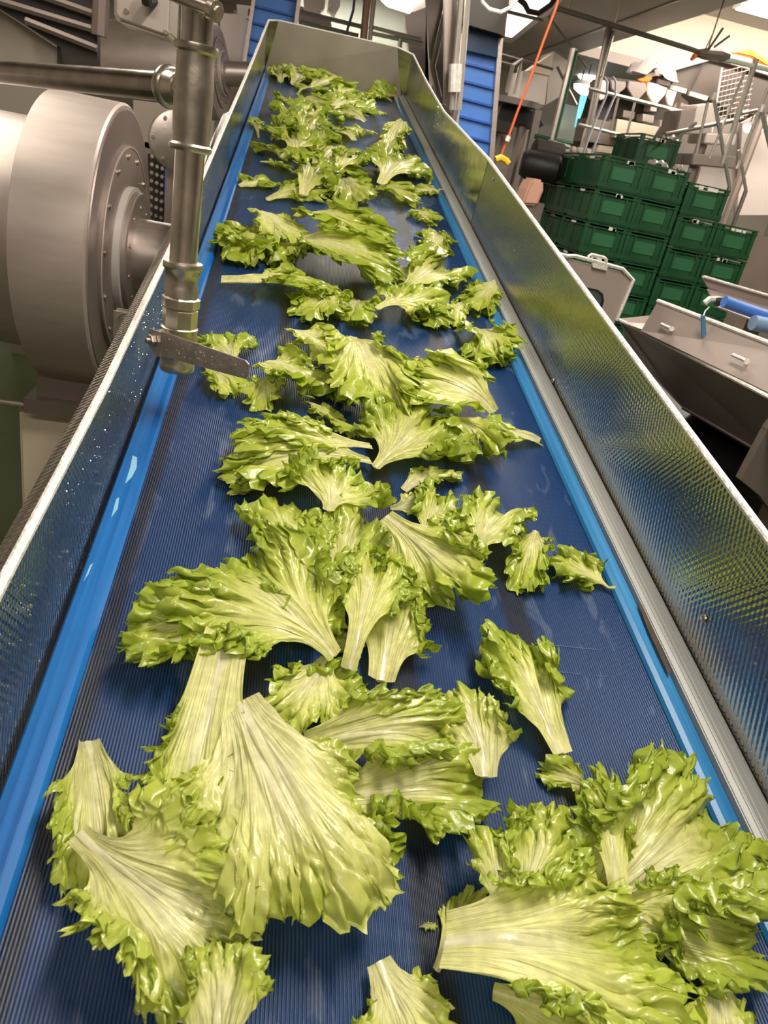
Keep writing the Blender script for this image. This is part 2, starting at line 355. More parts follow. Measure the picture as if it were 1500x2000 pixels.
# side walls: near panels are dimpled, the far ones smooth
def wall(x,side,rim,name_m,ys):
    """rim: list of (a,height)"""
    t=.003*side
    mb=MB(); n=len(rim)
    vs=[]; 
    for a,h in rim: vs += [(x,a,-.03),(x,a,h),(x+t,a,h),(x+t,a,-.03)]
    fs=[]
    for i in range(n-1):
        for k in range(4): fs.append((4*i+k,4*(i+1)+k,4*(i+1)+(k+1)%4,4*i+(k+1)%4))
    fs += [(0,1,2,3),(4*n-1,4*n-2,4*n-3,4*n-4)]
    return mb.add(vs,fs)
RR_far=[(2.43,.224),(3.40,.185),(4.05,.20),(AE+.0,.232)]
RR_near=[(A0,.224),(.6,.224),(1.5,.224),(2.422,.224)]
RL_near=[(A0,.205),(.2,.195),(.47,.186),(.85,.163),(1.4,.155),(1.95,.160),(2.60,.172)]
RL_far=[(2.608,.172),(3.2,.182),(4.0,.205),(AE,.232)]
XR,XL=.4165,-.3935
C_(wall(XR,1,RR_near,'',0),'side_wall',DIMPLE); C_(wall(XR,1,RR_far,'',0),'side_wall',SMOOTHW)
C_(wall(XL,-1,RL_near,'',0),'side_wall',DIMPLE_DEEP); C_(wall(XL,-1,RL_far,'',0),'side_wall',SMOOTHW)
def rim(x,side,R,r): return MB().tube([(x+side*r*.5,a,h) for a,h in R],r,10)
C_(rim(XR,1,RR_near+RR_far,.0055),'rolled_rim',RIM,smooth=True)
C_(rim(XL,-1,RL_near+RL_far,.0055),'rolled_rim',RIM,smooth=True)
# outward folded flange along the left wall, dimpled like the wall
mb=MB(); vs=[]
for a,h in RL_near: vs += [(XL-.004,a,h+.001),(XL-.026,a,h-.012),(XL-.030,a,h-.05),(XL-.028,a,h-.05),(XL-.024,a,h-.015),(XL-.004,a,h-.003)]
fs=[]
for i in range(len(RL_near)-1):
    for k in range(6): fs.append((6*i+k,6*i+(k+1)%6,6*(i+1)+(k+1)%6,6*(i+1)+k))
C_(mb.add(vs,fs),'folded_flange',DIMPLE)
# end plate closing the top of the conveyor
C_(MB().prism([(-.397,AE,-.03),(.4165,AE,-.03),(.4165,AE,.0),(.33,AE+.03,.245),(-.345,AE+.03,.238),(-.397,AE,0)],(0,.004,0)),'end_plate',mat('end_plate_steel',(.50,.46,.38),.9,.3,var=.1,vscale=5))
C_(MB().tube([(XR,AE,.232),(.33,AE+.032,.245),(-.345,AE+.032,.238),(XL,AE,.232)],.005,8),'end_rim',RIM,smooth=True)
# corner gussets between the side walls and the end plate
for x0,x1 in ((XR,.33),(XL,-.345)):
    C_(MB().prism([(x0,AE-.001,-.03),(x0,AE-.001,.232),(x1,AE+.028,.243),(x0*.97,AE+.004,-.03)],(0,.004,0)),'corner_gusset',SMOOTHW)
# screws
for x,a,n_ in ((XR-.001,.62,.075),(XR-.001,.405,.075),(XR-.001,1.35,.03),(XR-.001,2.30,.2),(XR-.001,4.72,.18)):
    C_(MB().lathe((x,a,n_),(-1,0,0),[(0,.006),(.0025,.0055),(.003,.003),(.0015,.002)],12),'screw',CAST,smooth=True)
# side frames and legs under the belt
C_(MB().box((-.40,A0,-.13),(-.37,AE-.1,-.03)),'side_frame',STEEL); C_(MB().box((.385,A0,-.13),(.413,AE-.1,-.03)),'side_frame',STEEL)
for a in (-.4,1.9,4.2):
    for x in (-.385,.39):
        q=ORG+XD*x+AD*a+ND*(-.13); L=q[2]; inv=np.array([AD,ND])
        d=np.array([0,-math.sin(EL)*1.0,-math.cos(EL)])*L      # straight down, in the local frame
        C_(MB().cyl((x,a,-.13),(x,a+d[1],-.13+d[2]),.022,8),'leg',STEEL)
# water droplets clinging to the walls
rng=np.random.default_rng(5); mb=MB()
base=[(math.cos(k*math.pi/3),math.sin(k*math.pi/3)) for k in range(6)]
for k in range(1500):
    side=1 if k%2 else -1; a=rng.uniform(.15,3.6)
    h=rng.uniform(.02,.15) if side<0 else rng.uniform(.035,.215); r=rng.choice([.0005,.0008,.0012,.0018],p=[.4,.35,.2,.05])
    x=XR if side>0 else XL; s=-side
    vs=[(x,a+c*r,h+d*r*1.2) for c,d in base]+[(x+s*r*.5,a+c*r*.7,h+d*r*.8) for c,d in base]+[(x+s*r*.75,a,h)]
    fs=[(i,(i+1)%6,(i+1)%6+6,i+6) for i in range(6)]+[(i+6,(i+1)%6+6,12) for i in range(6)]
    mb.add(vs,fs)
tag(C_(mb,'water_droplets',mat('water_beads_wall',(.85,.85,.80),.9,.06),smooth=True),kind='stuff')
# torn strip of pale film along the left skirt and a film of water

def skin(pts,h,name,m):
    q=[belt_at(px,py,lift=h) for px,py in pts]; return C_(MB().prism([(p[0],p[1],h) for p in q],(0,0,.0006)),name,m)
PALEB=mat('pale_blue_residue',(.20,.42,.60),0,.3)
skin([(244,946),(258,932),(267,914),(268,894),(259,890),(254,914)],.0096,'worn_patch',PALEB)
skin([(217,1012),(230,994),(233,972),(227,975)],.0096,'worn_patch',PALEB)
skin([(163,1136),(173,1122),(182,1100),(176,1104)],.0096,'worn_patch',PALEB)
STAIN=mat('brown_grease',(.035,.018,.008),0,.5,var=.4,vscale=60)
p=[(1246,1178),(1253,1180),(1268,1212),(1290,1262),(1310,1312),(1306,1318),(1290,1285),(1266,1232)]
skin(p,.0155,'grease_streak',STAIN)
# cut marks and splashes on the belt, thin raised streaks of water
WF=mat('water_film',(.10,.14,.24),.0,.08)
for (a,b,w_) in (((1044,1258),(1166,1270),.0012),((1062,1310),(1140,1319),.001),((814,1278),(838,1281),.001),((1165,1321),(1190,1323),.001)):
    A=belt_at(*a); B=belt_at(*b); C_(MB().prism([(A[0],A[1],.0004),(B[0],B[1],.0004),(B[0],B[1]+w_,.0004),(A[0],A[1]+w_,.0004)],(0,0,.0004)),'water_streak',WF)
# ---------------------------------------------------------------- water pipe with ball valve over the left wall
pp=dep(365,400,1.04); PX,PY=pp[0],pp[1]
root=wthing('water_pipe','upright wet steel water pipe with tee and closed ball valve over the left wall','pipe',(PX,PY,1.40))
Wp=lambda mb,n,m,parent=root,**k: wpart(mb,n,m,parent,**k)
V=lambda z:(PX,PY,z)
R0=.0205
Wp(MB().cyl(V(1.555),V(1.72),R0,28),'lower_pipe',WETSTEEL,smooth=True)
Wp(MB().cyl(V(1.835),V(2.02),R0,28),'upper_pipe',WETSTEEL,smooth=True)
tee=MB().lathe(V(1.712),(0,0,1),[(0,R0),(0,.0275),(.003,.0295),(.007,.0295),(.010,.0262),(.02,.0255),(.035,.0262),(.085,.0265),(.10,.0250),(.118,.0250),(.121,.0290),(.125,.0298),(.129,.0290),(.130,R0)],32,caps=False)
Wp(tee,'tee_fitting',CAST,smooth=True)
TJ=np.array([PX,PY,1.789]); e=dep(0,141,1.42); ax=e-TJ; ax/=np.linalg.norm(ax)
Wp(MB().lathe(TJ+ax*.015,ax,[(0,.021),(.010,.0195),(.012,.0212),(.015,.0212),(.017,.0195),(.021,.0198),(.030,.0225),(.040,.0232),(.043,.0270),(.048,.0285),(.052,.0275),(.053,R0)],28,caps=False),'tee_branch',CAST,smooth=True)
Wp(MB().cyl(TJ+ax*.045,TJ+ax*1.0,R0*.97,28),'branch_pipe',mat('dark_wet_pipe',(.36,.31,.27),1.0,.2,var=.25,vscale=20),smooth=True)
q=TJ+ax*.047+np.array([0,0,-.030]); Wp(MB().lathe(q,(0,0,1),[(-.003,.0005),(-.002,.0022),(0,.0028),(.003,.0018),(.005,.0005)],12),'water_drop',mat('water_bead',(1,1,1),0,.02,trans=1.0),smooth=True)
# coupling, hexagon nut and valve body
Wp(MB().lathe(V(1.505),(0,0,1),[(0,.021),(0,.0245),(.018,.0255),(.021,.0240),(.034,.0245),(.043,.0260),(.047,.0292),(.052,.0296),(.056,.0285),(.056,R0)],32,caps=False),'press_coupling',CAST,smooth=True)
Wp(MB().lathe(V(1.494),(0,0,1),[(0,.024),(.001,.0285),(.014,.0290),(.0165,.025)],8),'hexagon_nut',CAST)
Wp(MB().lathe(V(1.461),(0,0,1),[(0,.0255),(.002,.0268),(.030,.0268),(.033,.0235),(.037,.0235)],8),'valve_hexagon',CAST)
body=MB().lathe(V(1.394),(0,0,1),[(0,.020),(0,.0255),(.004,.0268),(.012,.0268),(.014,.0258),(.024,.0270),(.036,.0290),(.052,.0290),(.062,.0272),(.066,.0285),(.069,.0285),(.0705,.0262)],32)
Wp(body,'valve_body',CAST,smooth=True)
# valve stem boss, bonnet bolt and flat lever handle, facing the camera and to the left
cz=1.444; to=CAM-np.array([PX,PY,CAM[2]]); to[2]=0; to/=np.linalg.norm(to); side=np.array([-to[1],to[0],0]); side=side if side[0]<0 else -side
bo=(to*.55+side*.83); bo/=np.linalg.norm(bo); c0=np.array([PX,PY,cz])
Wp(MB().lathe(c0+bo*.018,bo,[(0,.016),(.013,.016),(.016,.013),(.024,.012)],20),'stem_boss',CAST,smooth=True)
perp=np.cross(bo,[0,0,1]); perp/=np.linalg.norm(perp)      # in the plane of the lever root
perp=perp if perp.dot(to)>0 else -perp
c1=c0+bo*.040
up=np.array([0,0,1.])
pl=MB().prism([c1-perp*.017+up*.014,c1+perp*.018+up*.017,c1+perp*.018-up*.021,c1+perp*.002-up*.023,c1-perp*.013-up*.012],bo*.003)
hn=Wp(pl,'lever_plate',HANDLE)
bolt=MB().lathe(c1+bo*.003,bo,[(0,.0085),(.001,.0095),(.0065,.0095),(.0075,.0085)],6)
wpart(bolt.lathe(c1+bo*.003,bo,[(.006,.0045),(.013,.0045),(.014,.0035)],12),'lever_bolt',CAST,hn,smooth=True)
# lever blade: starts at the plate edge and runs to the lower right of the picture
s0=c1+perp*.019; tip=dep(489,724,1.005)
d=tip-s0; ln=np.linalg.norm(d); d/=ln
nn=np.cross(d,up); nn/=np.linalg.norm(nn); hv=np.cross(nn,d); hv/=np.linalg.norm(hv)
if hv[2]<0: hv=-hv
prof=[s0+hv*.020,s0+d*.01+hv*.0185,s0+d*(ln-.008)+hv*.0130,s0+d*(ln-.002)+hv*.009,s0+d*ln,s0+d*(ln-.002)-hv*.009,s0+d*(ln-.006)-hv*.0130,s0+d*.01-hv*.0185,s0-hv*.020]
Wp(MB().prism(prof,nn*.003),'lever_handle',HANDLE,bevel=.0006)
mb=MB(); rg=np.random.default_rng(8)
nf=nn if nn.dot(CAM-s0)>0 else -nn
for k in range(26):
    u=rg.uniform(.05,.95)*ln; v=rg.uniform(-.011,.011); r=rg.uniform(.0008,.0022)
    mb.lathe(s0+d*u+hv*v+(nf*.003 if nf.dot(nn)>0 else nf*0),nf,[(0,r),(r*.35,r*.7),(r*.5,r*.1)],8)
tag(Wp(mb,'water_beads',HANDLE,smooth=True),kind='stuff')
# clamp at the top of the pipe with its cross bar
ct=dep(420,22,.90); cl=dep(352,-6,.92)
Wp(MB().cyl(cl-(ct-cl)*.6,ct,.0085,20),'clamp_bar',CAST,smooth=True)
dd=(ct-cl)/np.linalg.norm(ct-cl)
Wp(MB().lathe(ct,dd,[(-.006,.0085),(-.006,.0125),(.003,.0125),(.004,.007),(.008,.007)],16),'clamp_end',CAST,smooth=True)
Wp(MB().box((PX-.029,PY-.03,1.968),(PX+.033,PY+.03,1.984)),'rubber_pad',BLACK,bevel=.003)
Wp(MB().tube(arc(V(2.02),V(2.2),V(2.45),4)+[np.array([PX,PY,3.49])],R0,20),'riser_pipe',WETSTEEL,smooth=True)

# ---------------------------------------------------------------- junction box behind the pipe
def clampz(p):
    if p[2]>3.47 and (p[0]<3.33 or p[1]>10.9): p[2]=3.47
    if p[2]>4.25: p[2]=4.25
    return p
def panel(root,name,m,pts,y,th,**k):
    """outline on the upright plane at depth y, with real thickness behind it"""
    mb=MB().prism([clampz(at(px,py,y=y)) for px,py in pts],(0,th,0)); return wpart(mb,name,m,root,**k)
def wbox(root,name,m,lo,hi,**k): return wpart(MB().box(lo,hi),name,m,root,**k)
jb=wthing('junction_box','square stainless junction box with rounded corners hanging left of the pipe top','box',at(275,40,y=1.9))
panel(jb,'box_body',STEEL,[(223,-40),(222,30),(230,42),(322,74),(333,68),(338,-40)],1.9,.10,bevel=.004)
panel(jb,'lid',LIGHTST,[(228,-40),(227,26),(234,36),(318,66),(328,62),(332,-40)],1.893,.006,bevel=.002)
for q in ((247,22),(324,62)): 
    c=at(*q,y=1.893); wpart(MB().lathe(c,(0,-1,0),[(0,.006),(.003,.005)],10),'screw',CAST,jb)
wpart(MB().tube([at(285,-30,y=1.86),at(287,2,y=1.86),at(300,2,y=1.9)],.012,8),'cable_gland',BLACK,jb,smooth=True)
c=at(278,-38,y=1.95); wpart(MB().cyl(c,(c[0],c[1],3.5),.02,10),'hanger',STEEL,jb)
tp=wthing('thin_pipe','short pair of thin bright pipes hanging left of the pipe top','pipe',at(342,40,y=2.1))
wpart(MB().tube([at(340,-60,y=2.1),at(337,40,y=2.1),at(336,80,y=2.1)],.012,10),'pipe_length',WETSTEEL,tp,smooth=True)
wpart(MB().tube([at(350,-60,y=2.1),at(347,34,y=2.1),at(346,80,y=2.1)],.009,10),'pipe_length',WETSTEEL,tp,smooth=True)
c=at(341,-50,y=2.1); wpart(MB().cyl(c,(c[0],c[1],3.5),.012,8),'hanger',STEEL,tp)

# ---------------------------------------------------------------- fan drums on the left
def drum(name,label,cx,cy,cz,R,Lb,shaftL,bolt_r,stub=True,axis=(1,0,0)):
    root=wthing(name,label,'drum housing',(cx-Lb/2,cy,cz))
    X_=np.array(axis,float); X_/=np.linalg.norm(X_); U_=np.cross(X_,[0,0,1]); U_/=np.linalg.norm(U_); W_=np.cross(U_,X_); c_=np.array([cx,cy,cz])
    Q=lambda d,u=0,w=0: c_+X_*d+U_*u+W_*w
    P=lambda mb,n,m,**k: wpart(mb,n,m,root,**k)
    P(MB().lathe(Q(-Lb),X_,[(0,R*.97),(.006,R),(Lb-.006,R),(Lb,R*.985)],72),'drum_shell',DRUM,smooth=True)
    P(MB().lathe(Q(0),X_,[(0,R*.965),(.004,R*.96)],72),'drum_face',DRUMFACE,smooth=True)
    plate_=P(MB().lathe(Q(.003),X_,[(0,R*.74),(.010,R*.74),(.012,R*.725)],64),'bolted_plate',DRUMFACE,smooth=True)
    P(MB().lathe(Q(.014),X_,[(0,R*.735),(.003,R*.735),(.003,R*.722),(0,R*.722)],64,caps=False),'plate_edge',LIGHTST,smooth=True)
    P(MB().lathe(Q(.015),X_,[(0,R*.47),(.020,R*.47),(.022,R*.445),(.022,R*.40)],56),'hub_ring',mat('pale_seal',(.58,.56,.53),.2,.4),smooth=True)
    flange_=P(MB().lathe(Q(.028),X_,[(0,R*.445),(.022,R*.44),(.026,R*.43)],56),'hub_flange',DRUMFACE,smooth=True)
    P(MB().cyl(Q(.03),Q(shaftL),R*.265,48),'hub_tube',STEEL,smooth=True)
    for k in range(14):
        t=2*math.pi*(k+.3)/14; c=Q(.014,math.cos(t)*R*.67,math.sin(t)*R*.67)
        wpart(MB().lathe(c,X_,[(0,bolt_r),(bolt_r*.9,bolt_r),(bolt_r*1.1,bolt_r*.7)],8),'bolt',CAST,plate_)
    for k in range(10):
        t=2*math.pi*(k+.5)/10; c=Q(.05,math.cos(t)*R*.34,math.sin(t)*R*.34)
        wpart(MB().lathe(c,X_,[(0,bolt_r*.9),(bolt_r*.8,bolt_r*.9),(bolt_r,bolt_r*.6)],8),'bolt',CAST,flange_)
    if stub: P(MB().cyl(Q(-Lb-1.2),Q(-Lb+.01),R*.80,56),'inlet_duct',DRUM,smooth=True)
    return root,P
DC=(-.70,2.576,1.325,.436)
r,P=drum('drum_housing','big satin steel drum housing with bolted round face, left of the conveyor',*DC,.207,.30,.0075,axis=(1,-.03,0))
P(MB().box((-.93,2.42,.845),(-.70,2.74,.92)),'foot_block',DRUMFACE)
P(MB().box((-.96,2.38,.795),(-.66,2.78,.845)),'foot_plate',MID)
P(MB().tube([(-1.06,2.40,.815),(-.55,2.40,.815)],.011,10),'cross_rod',STEEL,smooth=True)
P(MB().lathe((-1.07,2.40,.815),(1,0,0),[(0,.020),(.025,.020)],6),'rod_nut',CAST)
P(MB().box((-1.0,2.45,0),(-.52,2.75,.79)),'pedestal',CREAM,bevel=.01)
r,P=drum('drum_housing','farther and smaller steel drum housing behind the water pipe',-.80,6.6,2.116,.323,1.04,.3,.009,stub=False,axis=(1,-.159,.152))
P(MB().box((-1.75,6.6,0),(-1.6,6.9,1.75)),'support_post',STEEL); P(MB().box((-1.1,6.5,0),(-.95,6.8,1.82)),'support_post',STEEL)
# bracket with two bolts between drum and flange
br=wthing('bolt_bracket','small steel bracket with a washer bolt behind the left conveyor flange','bracket',at(245,630,y=1.72))
c=at(247,630,y=1.72); wpart(MB().box((c[0]-.030,1.72,c[2]-.07),(c[0]+.05,1.735,c[2]+.028)),'bracket_plate',STEEL,br,bevel=.006)
wpart(MB().lathe((c[0],1.72,c[2]),(0,-1,0),[(0,.022),(.003,.022),(.003,.013),(.011,.013),(.011,.007),(.016,.006)],16),'washer_bolt',CAST,br,smooth=True)
wpart(MB().box((c[0]+.03,1.725,c[2]-.12),(c[0]+.16,1.735,c[2]-.06)),'bracket_arm',STEEL,br)

# ---------------------------------------------------------------- machinery behind the drums
cb=wthing('equipment_cabinet','pale grey angled cabinet behind the far drum beside the left blue elevator','cabinet',(-.75,7.2,0))
panel(cb,'cabinet_body',LIGHTST,[(430,25),(470,28),(489,44),(487,125),(472,137),(440,130),(430,120)],7.2,.5)
c=at(455,130,y=7.3); wbox(cb,'cabinet_post',STEEL,(c[0]-.12,7.3,0),(c[0]+.10,7.5,c[2]))
pc=wthing('printed_carton','pale carton with a small red mark beside the left blue elevator','box',at(472,22,y=8.0))
panel(pc,'carton_body',CARD,[(462,8),(494,12),(492,38),(464,32)],8.0,.3); panel(pc,'red_mark',mat('red_ink',(.5,.02,.03)),[(485,17),(492,18),(491,31),(484,30)],7.995,.004)
c=at(478,40,y=8.15); wbox(pc,'shelf_post',MID,(c[0]-.1,8.05,0),(c[0]+.1,8.25,c[2]+.05))
# dark roof frame with diagonal stringers in the upper left corner
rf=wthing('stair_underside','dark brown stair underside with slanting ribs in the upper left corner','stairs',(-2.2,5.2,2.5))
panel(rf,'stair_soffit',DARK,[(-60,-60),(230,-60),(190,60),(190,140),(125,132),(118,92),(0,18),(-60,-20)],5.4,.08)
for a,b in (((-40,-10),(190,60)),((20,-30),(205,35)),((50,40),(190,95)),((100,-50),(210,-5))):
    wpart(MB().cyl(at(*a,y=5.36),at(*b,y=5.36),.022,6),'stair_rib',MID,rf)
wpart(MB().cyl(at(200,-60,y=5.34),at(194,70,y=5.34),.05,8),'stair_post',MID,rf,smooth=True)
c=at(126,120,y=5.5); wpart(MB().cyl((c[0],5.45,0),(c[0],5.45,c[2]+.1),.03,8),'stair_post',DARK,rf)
# pale tank wall behind the big drum
tk=wthing('side_panel','tall pale beige machine panel behind the drums at the left edge','panel',(-2.6,4.9,0))
a=at(-80,60,y=4.9); b=at(120,60,y=4.9)
panel(tk,'panel_sheet',mat('beige_sheet',(.40,.35,.29),.2,.45,var=.05,vscale=1),[(-120,-70),(-120,640),(110,640),(118,130),(115,95),(0,20)],5.5,.06)
wbox(tk,'panel_foot',MID,(a[0],5.5,0),(b[0],5.56,.9))
t2=wthing('flat_cover','plain beige guard panel between the two drum housings','panel',at(300,260,y=4.4))
panel(t2,'panel_sheet',mat('guard_sheet',(.42,.36,.31),.4,.45),[(260,195),(345,205),(352,290),(318,300),(262,280)],4.4,.05)
c=at(300,280,y=4.43); wbox(t2,'panel_post',MID,(c[0]-.04,4.4,0),(c[0]+.04,4.47,c[2]))
# chain and cable run between drum and pipe
ch=wthing('chain_guide','dark machine upright with a row of bright chain links behind the pipe','chain',at(312,380,y=4.0))
panel(ch,'upright',DARK,[(288,300),(345,305),(330,520),(296,470)],4.05,.12)
mbp=[]
for i in range(3):
    for k in range(9):
        c=at(298+i*10-k*.4,305+k*16+i*4,y=4.02); mbp.append(c)
for c in mbp: wpart(MB().lathe(c,(0,-1,0),[(0,.011),(.012,.009)],8),'chain_link',CAST,ch)
wpart(MB().tube([at(327,330,y=4.0),at(325,400,y=4.0)],.012,6),'blue_hose',GLOVE,ch)
c=at(312,440,y=4.1); wbox(ch,'upright_foot',DARK,(c[0]-.1,4.05,0),(c[0]+.1,4.17,c[2]))
rd=wthing('round_cover','round bolted steel cover behind the pipe beside the left conveyor wall','cover',at(345,275,y=3.9))
wpart(MB().lathe(at(343,275,y=3.9),(.5,-1,0),[(0,.13),(.03,.13),(.035,.12)],32),'cover_disc',STEEL,rd,smooth=True)
c=at(343,275,y=3.9); wbox(rd,'cover_stand',MID,(c[0]-.04,3.93,0),(c[0]+.04,3.99,c[2]))
for k in range(6):
    t=k*1.047; wpart(MB().lathe(c+np.array([math.cos(t)*.09,-.035+math.cos(t)*.045,math.sin(t)*.1]),(.5,-1,0),[(0,.01),(.012,.008)],8),'bolt',CAST,rd)
# ---------------------------------------------------------------- right: crates
def make_crate(label,loc):
    w_,d_,h_=.397,.595,.268
    r=thing('plastic_crate',label,'crate',loc,0,'green crates stacked on the right')
    mb=MB(); x,y=w_/2,d_/2
    mb.box((-x,-y,0),(x,y,.012))
    for sx in (-1,1):
        for sy in (-1,1):
            mb.box((min(sx*x,sx*(x-.035)),min(sy*y,sy*(y-.035)),.0),(max(sx*x,sx*(x-.035)),max(sy*y,sy*(y-.035)),h_-.004))
    for z0,z1 in ((.012,.05),(h_-.045,h_-.033),(h_-.016,h_-.004)):
        e=.004
        mb.box((-x-e,-y-e,z0),(x+e,-y+.012,z1)); mb.box((-x-e,y-.012,z0),(x+e,y+e,z1))
        mb.box((-x-e,-y,z0),(-x+.012,y,z1)); mb.box((x-.012,-y,z0),(x+e,y,z1))
    for k in (-.11,.11):
        mb.box((k-.008,-y-.002,.05),(k+.008,-y+.01,h_-.04))
    for k in (-.2,0,.2):
        mb.box((-x-.002,k-.012,.05),(-x+.01,k+.012,h_-.04)); mb.box((x-.01,k-.012,.05),(x+.002,k+.012,h_-.04))
    mb.build('crate_frame',GREENC,r,bevel=.0)
    MB().box((-x+.04,-y+.008,.04),(x-.04,-y+.014,h_-.05)).build('end_panel',GREENC,r); MB().box((-x+.04,y-.014,.04),(x-.04,y-.008,h_-.05)).build('end_panel',GREENC,r)
    MB().box((-.105,-y+.002,.085),(.105,-y+.010,.185)).build('raised_panel',GREENL,r)
    MB().box((-x+.008,-y+.04,.04),(-x+.014,y-.04,h_-.05)).build('side_panel',GREENC,r); MB().box((x-.014,-y+.04,.04),(x-.008,y-.04,h_-.05)).build('side_panel',GREENC,r)
    return r
def dup(root,loc,label):
    r=root.copy(); col.objects.link(r); r.location=loc; r['label']=label
    for ch in root.children:
        c=ch.copy(); col.objects.link(c); c.parent=r
    return r
a0=dep(1187,293,6.1)
CX,CY=a0[0],a0[1]; PH=.27
ordn=['topmost','second from the top','third from the top','fourth from the top','fifth from the top','sixth from the top','seventh from the top','eighth from the top','lowest']
stacks=[('left-corner front stack of green crates',0,0,8,0),('front stack second from the left corner',1,0,8,0),
        ('front stack standing on a dolly, third along',2.05,0,7,.20),('front stack cut by the right photo edge',3.07,0,6,.20),
        ('side stack right behind the corner one',0,1,8,0),('side stack two behind the corner one',0,2,8,0),
        ('tallest stack at the back',1.35,1.05,9,0),('low rear stack behind the conveyor wall',-.15,3,5,0)]
proto=None; rgc=np.random.default_rng(3)
for nm,ix,iy,n,zb in stacks:
    x=CX+.2+ix*.402; y=CY+.3+iy*.602
    if zb:
        d=thing('crate_dolly','low grey wheeled dolly under the '+nm.split(',')[0],'dolly',(x,y,0))
        MB().box((-.19,-.29,.12),(.19,.29,zb-.001)).build('deck',MID,d)
        for sx in (-.14,.14):
            for sy in (-.22,.22): MB().lathe((sx-.02,sy,.06),(1,0,0),[(0,.06),(.04,.06)],12).build('wheel',BLACK,d)
    for k in range(n):
        lab='crate '+(ordn[n-1-k] if k else 'lowest')+' in the '+nm
        loc=(x+rgc.uniform(-.004,.004),y,zb+k*PH)
        if proto is None: proto=make_crate(lab,loc); c=proto
        else: c=dup(proto,loc,lab)
        if iy in (0,) or (iy>1.01 and k==n-1):
            # white paper bits and lettuce scraps caught in the top slot
            if k>=n-1 or rgc.random()<.15:
                for q in range(3):
                    u=rgc.uniform(-.12,.06); wv=rgc.uniform(.02,.06)
                    MB().box((u,-.3045,.225),(u+wv,-.3005,.245+rgc.uniform(0,.01))).build('white_mark',CARD,c)
        if ix==0 and iy>0 or (ix==0 and k==0): 
            MB().box((-.204,-.05,.225),(-.2005,.06,.243)).build('white_mark',CARD,c)
# torn paper on one crate and scraps of film on the stacks
def scrap(name,label,pts,y,m=CARD,cat='scrap'):
    c=at(*pts[0],y=y); r=wthing(name,label,cat,c); panel(r,'sheet',m,pts,y,.003)
    return r
# torn stickers are parts of crates at the right
def film(label,px,py,y,s,seed,m=BAG,name='crumpled_film',cat='plastic film'):
    rg=np.random.default_rng(seed); c=np.array(y); n=14
    vs=[];fs=[]
    ph=rg.uniform(0,6,8)
    for i in range(n):
        for j in range(n):
            u,v=i/(n-1)*2-1,j/(n-1)*2-1
            k=.15*math.sin(5*u+ph[0]+3*v)+.12*math.sin(7*v+ph[1]-4*u)+.08*math.sin(13*u*v+ph[2])
            r_=math.hypot(u,v)
            vs.append(((u+.3*k)*s,(v*.7+k*.5)*s*.6,max(0,(1-r_*r_*.8)*.55+k)*s))
    for i in range(n-1):
        for j in range(n-1):
            a=i*n+j; fs.append((a,a+n,a+n+1,a+1))
    o=MB().add(vs,fs).build(name,m,smooth=True); o.location=c; return tag(o,label,cat)

# ---------------------------------------------------------------- right: stainless vessels beside the conveyor
def slab(root,name,m,P,th,**k):
    P=[np.array(p,float) for p in P]; n=np.cross(P[1]-P[0],P[2]-P[0]); n/=np.linalg.norm(n)
    if n.dot(CAM-P[0])>0: n=-n
    return wpart(MB().prism(P,n*th),name,m,root,**k)
hop=wthing('inspection_hood','grey steel hood with rounded dark window and top handle right of the conveyor wall','hood',at(1150,560,y=2.5))
HY=2.5
HS=mat('hood_steel',(.45,.38,.34),.35,.42,var=.06,vscale=3)
# body plate, window cut as a ring around a recessed pane
panel(hop,'hood_plate',HS,[(1060,492),(1112,506),(1212,531),(1234,549),(1203,628),(1190,640),(1060,640)],HY,.012)
wpart(MB().tube([at(x,y_,y=HY-.004) for x,y_ in ((1075,492),(1108,500),(1124,500),(1216,525),(1237,547),(1204,626))],.0065,6),'folded_lip',RIM,hop)
slab(hop,'hood_side',HS,[at(1237,548,y=HY),at(1203,628,y=HY),at(1203,628,y=HY+.35),at(1237,548,y=HY+.35)],.006)
ring=[(1120,556),(1168,566),(1178,574),(1180,588),(1170,622),(1120,612)]
panel(hop,'window_gasket',BLACK,ring,HY-.004,.004)
panel(hop,'window_pane',GLASS,[(1124,561),(1165,570),(1173,577),(1174,588),(1166,616),(1124,607)],HY-.006,.002)
h0=[at(*q,y=HY-.006) for q in ((1148,509),(1150,500),(1155,497),(1180,503),(1184,507),(1183,520))]
wpart(MB().tube(h0,.0055,8),'handle',RIM,hop,smooth=True)
panel(hop,'handle_plate',RIM,[(1157,513),(1187,520),(1186,529),(1158,522)],HY-.01,.008)
c=at(1130,600,y=HY+.1); wbox(hop,'hood_stand',MID,(c[0]-.05,HY+.05,0),(c[0]+.05,HY+.15,c[2]))
wbox(hop,'hood_stand',MID,(.60,HY+.02,1.0),(at(1203,628,y=HY)[0],HY+.3,at(1203,632,y=HY)[2]))

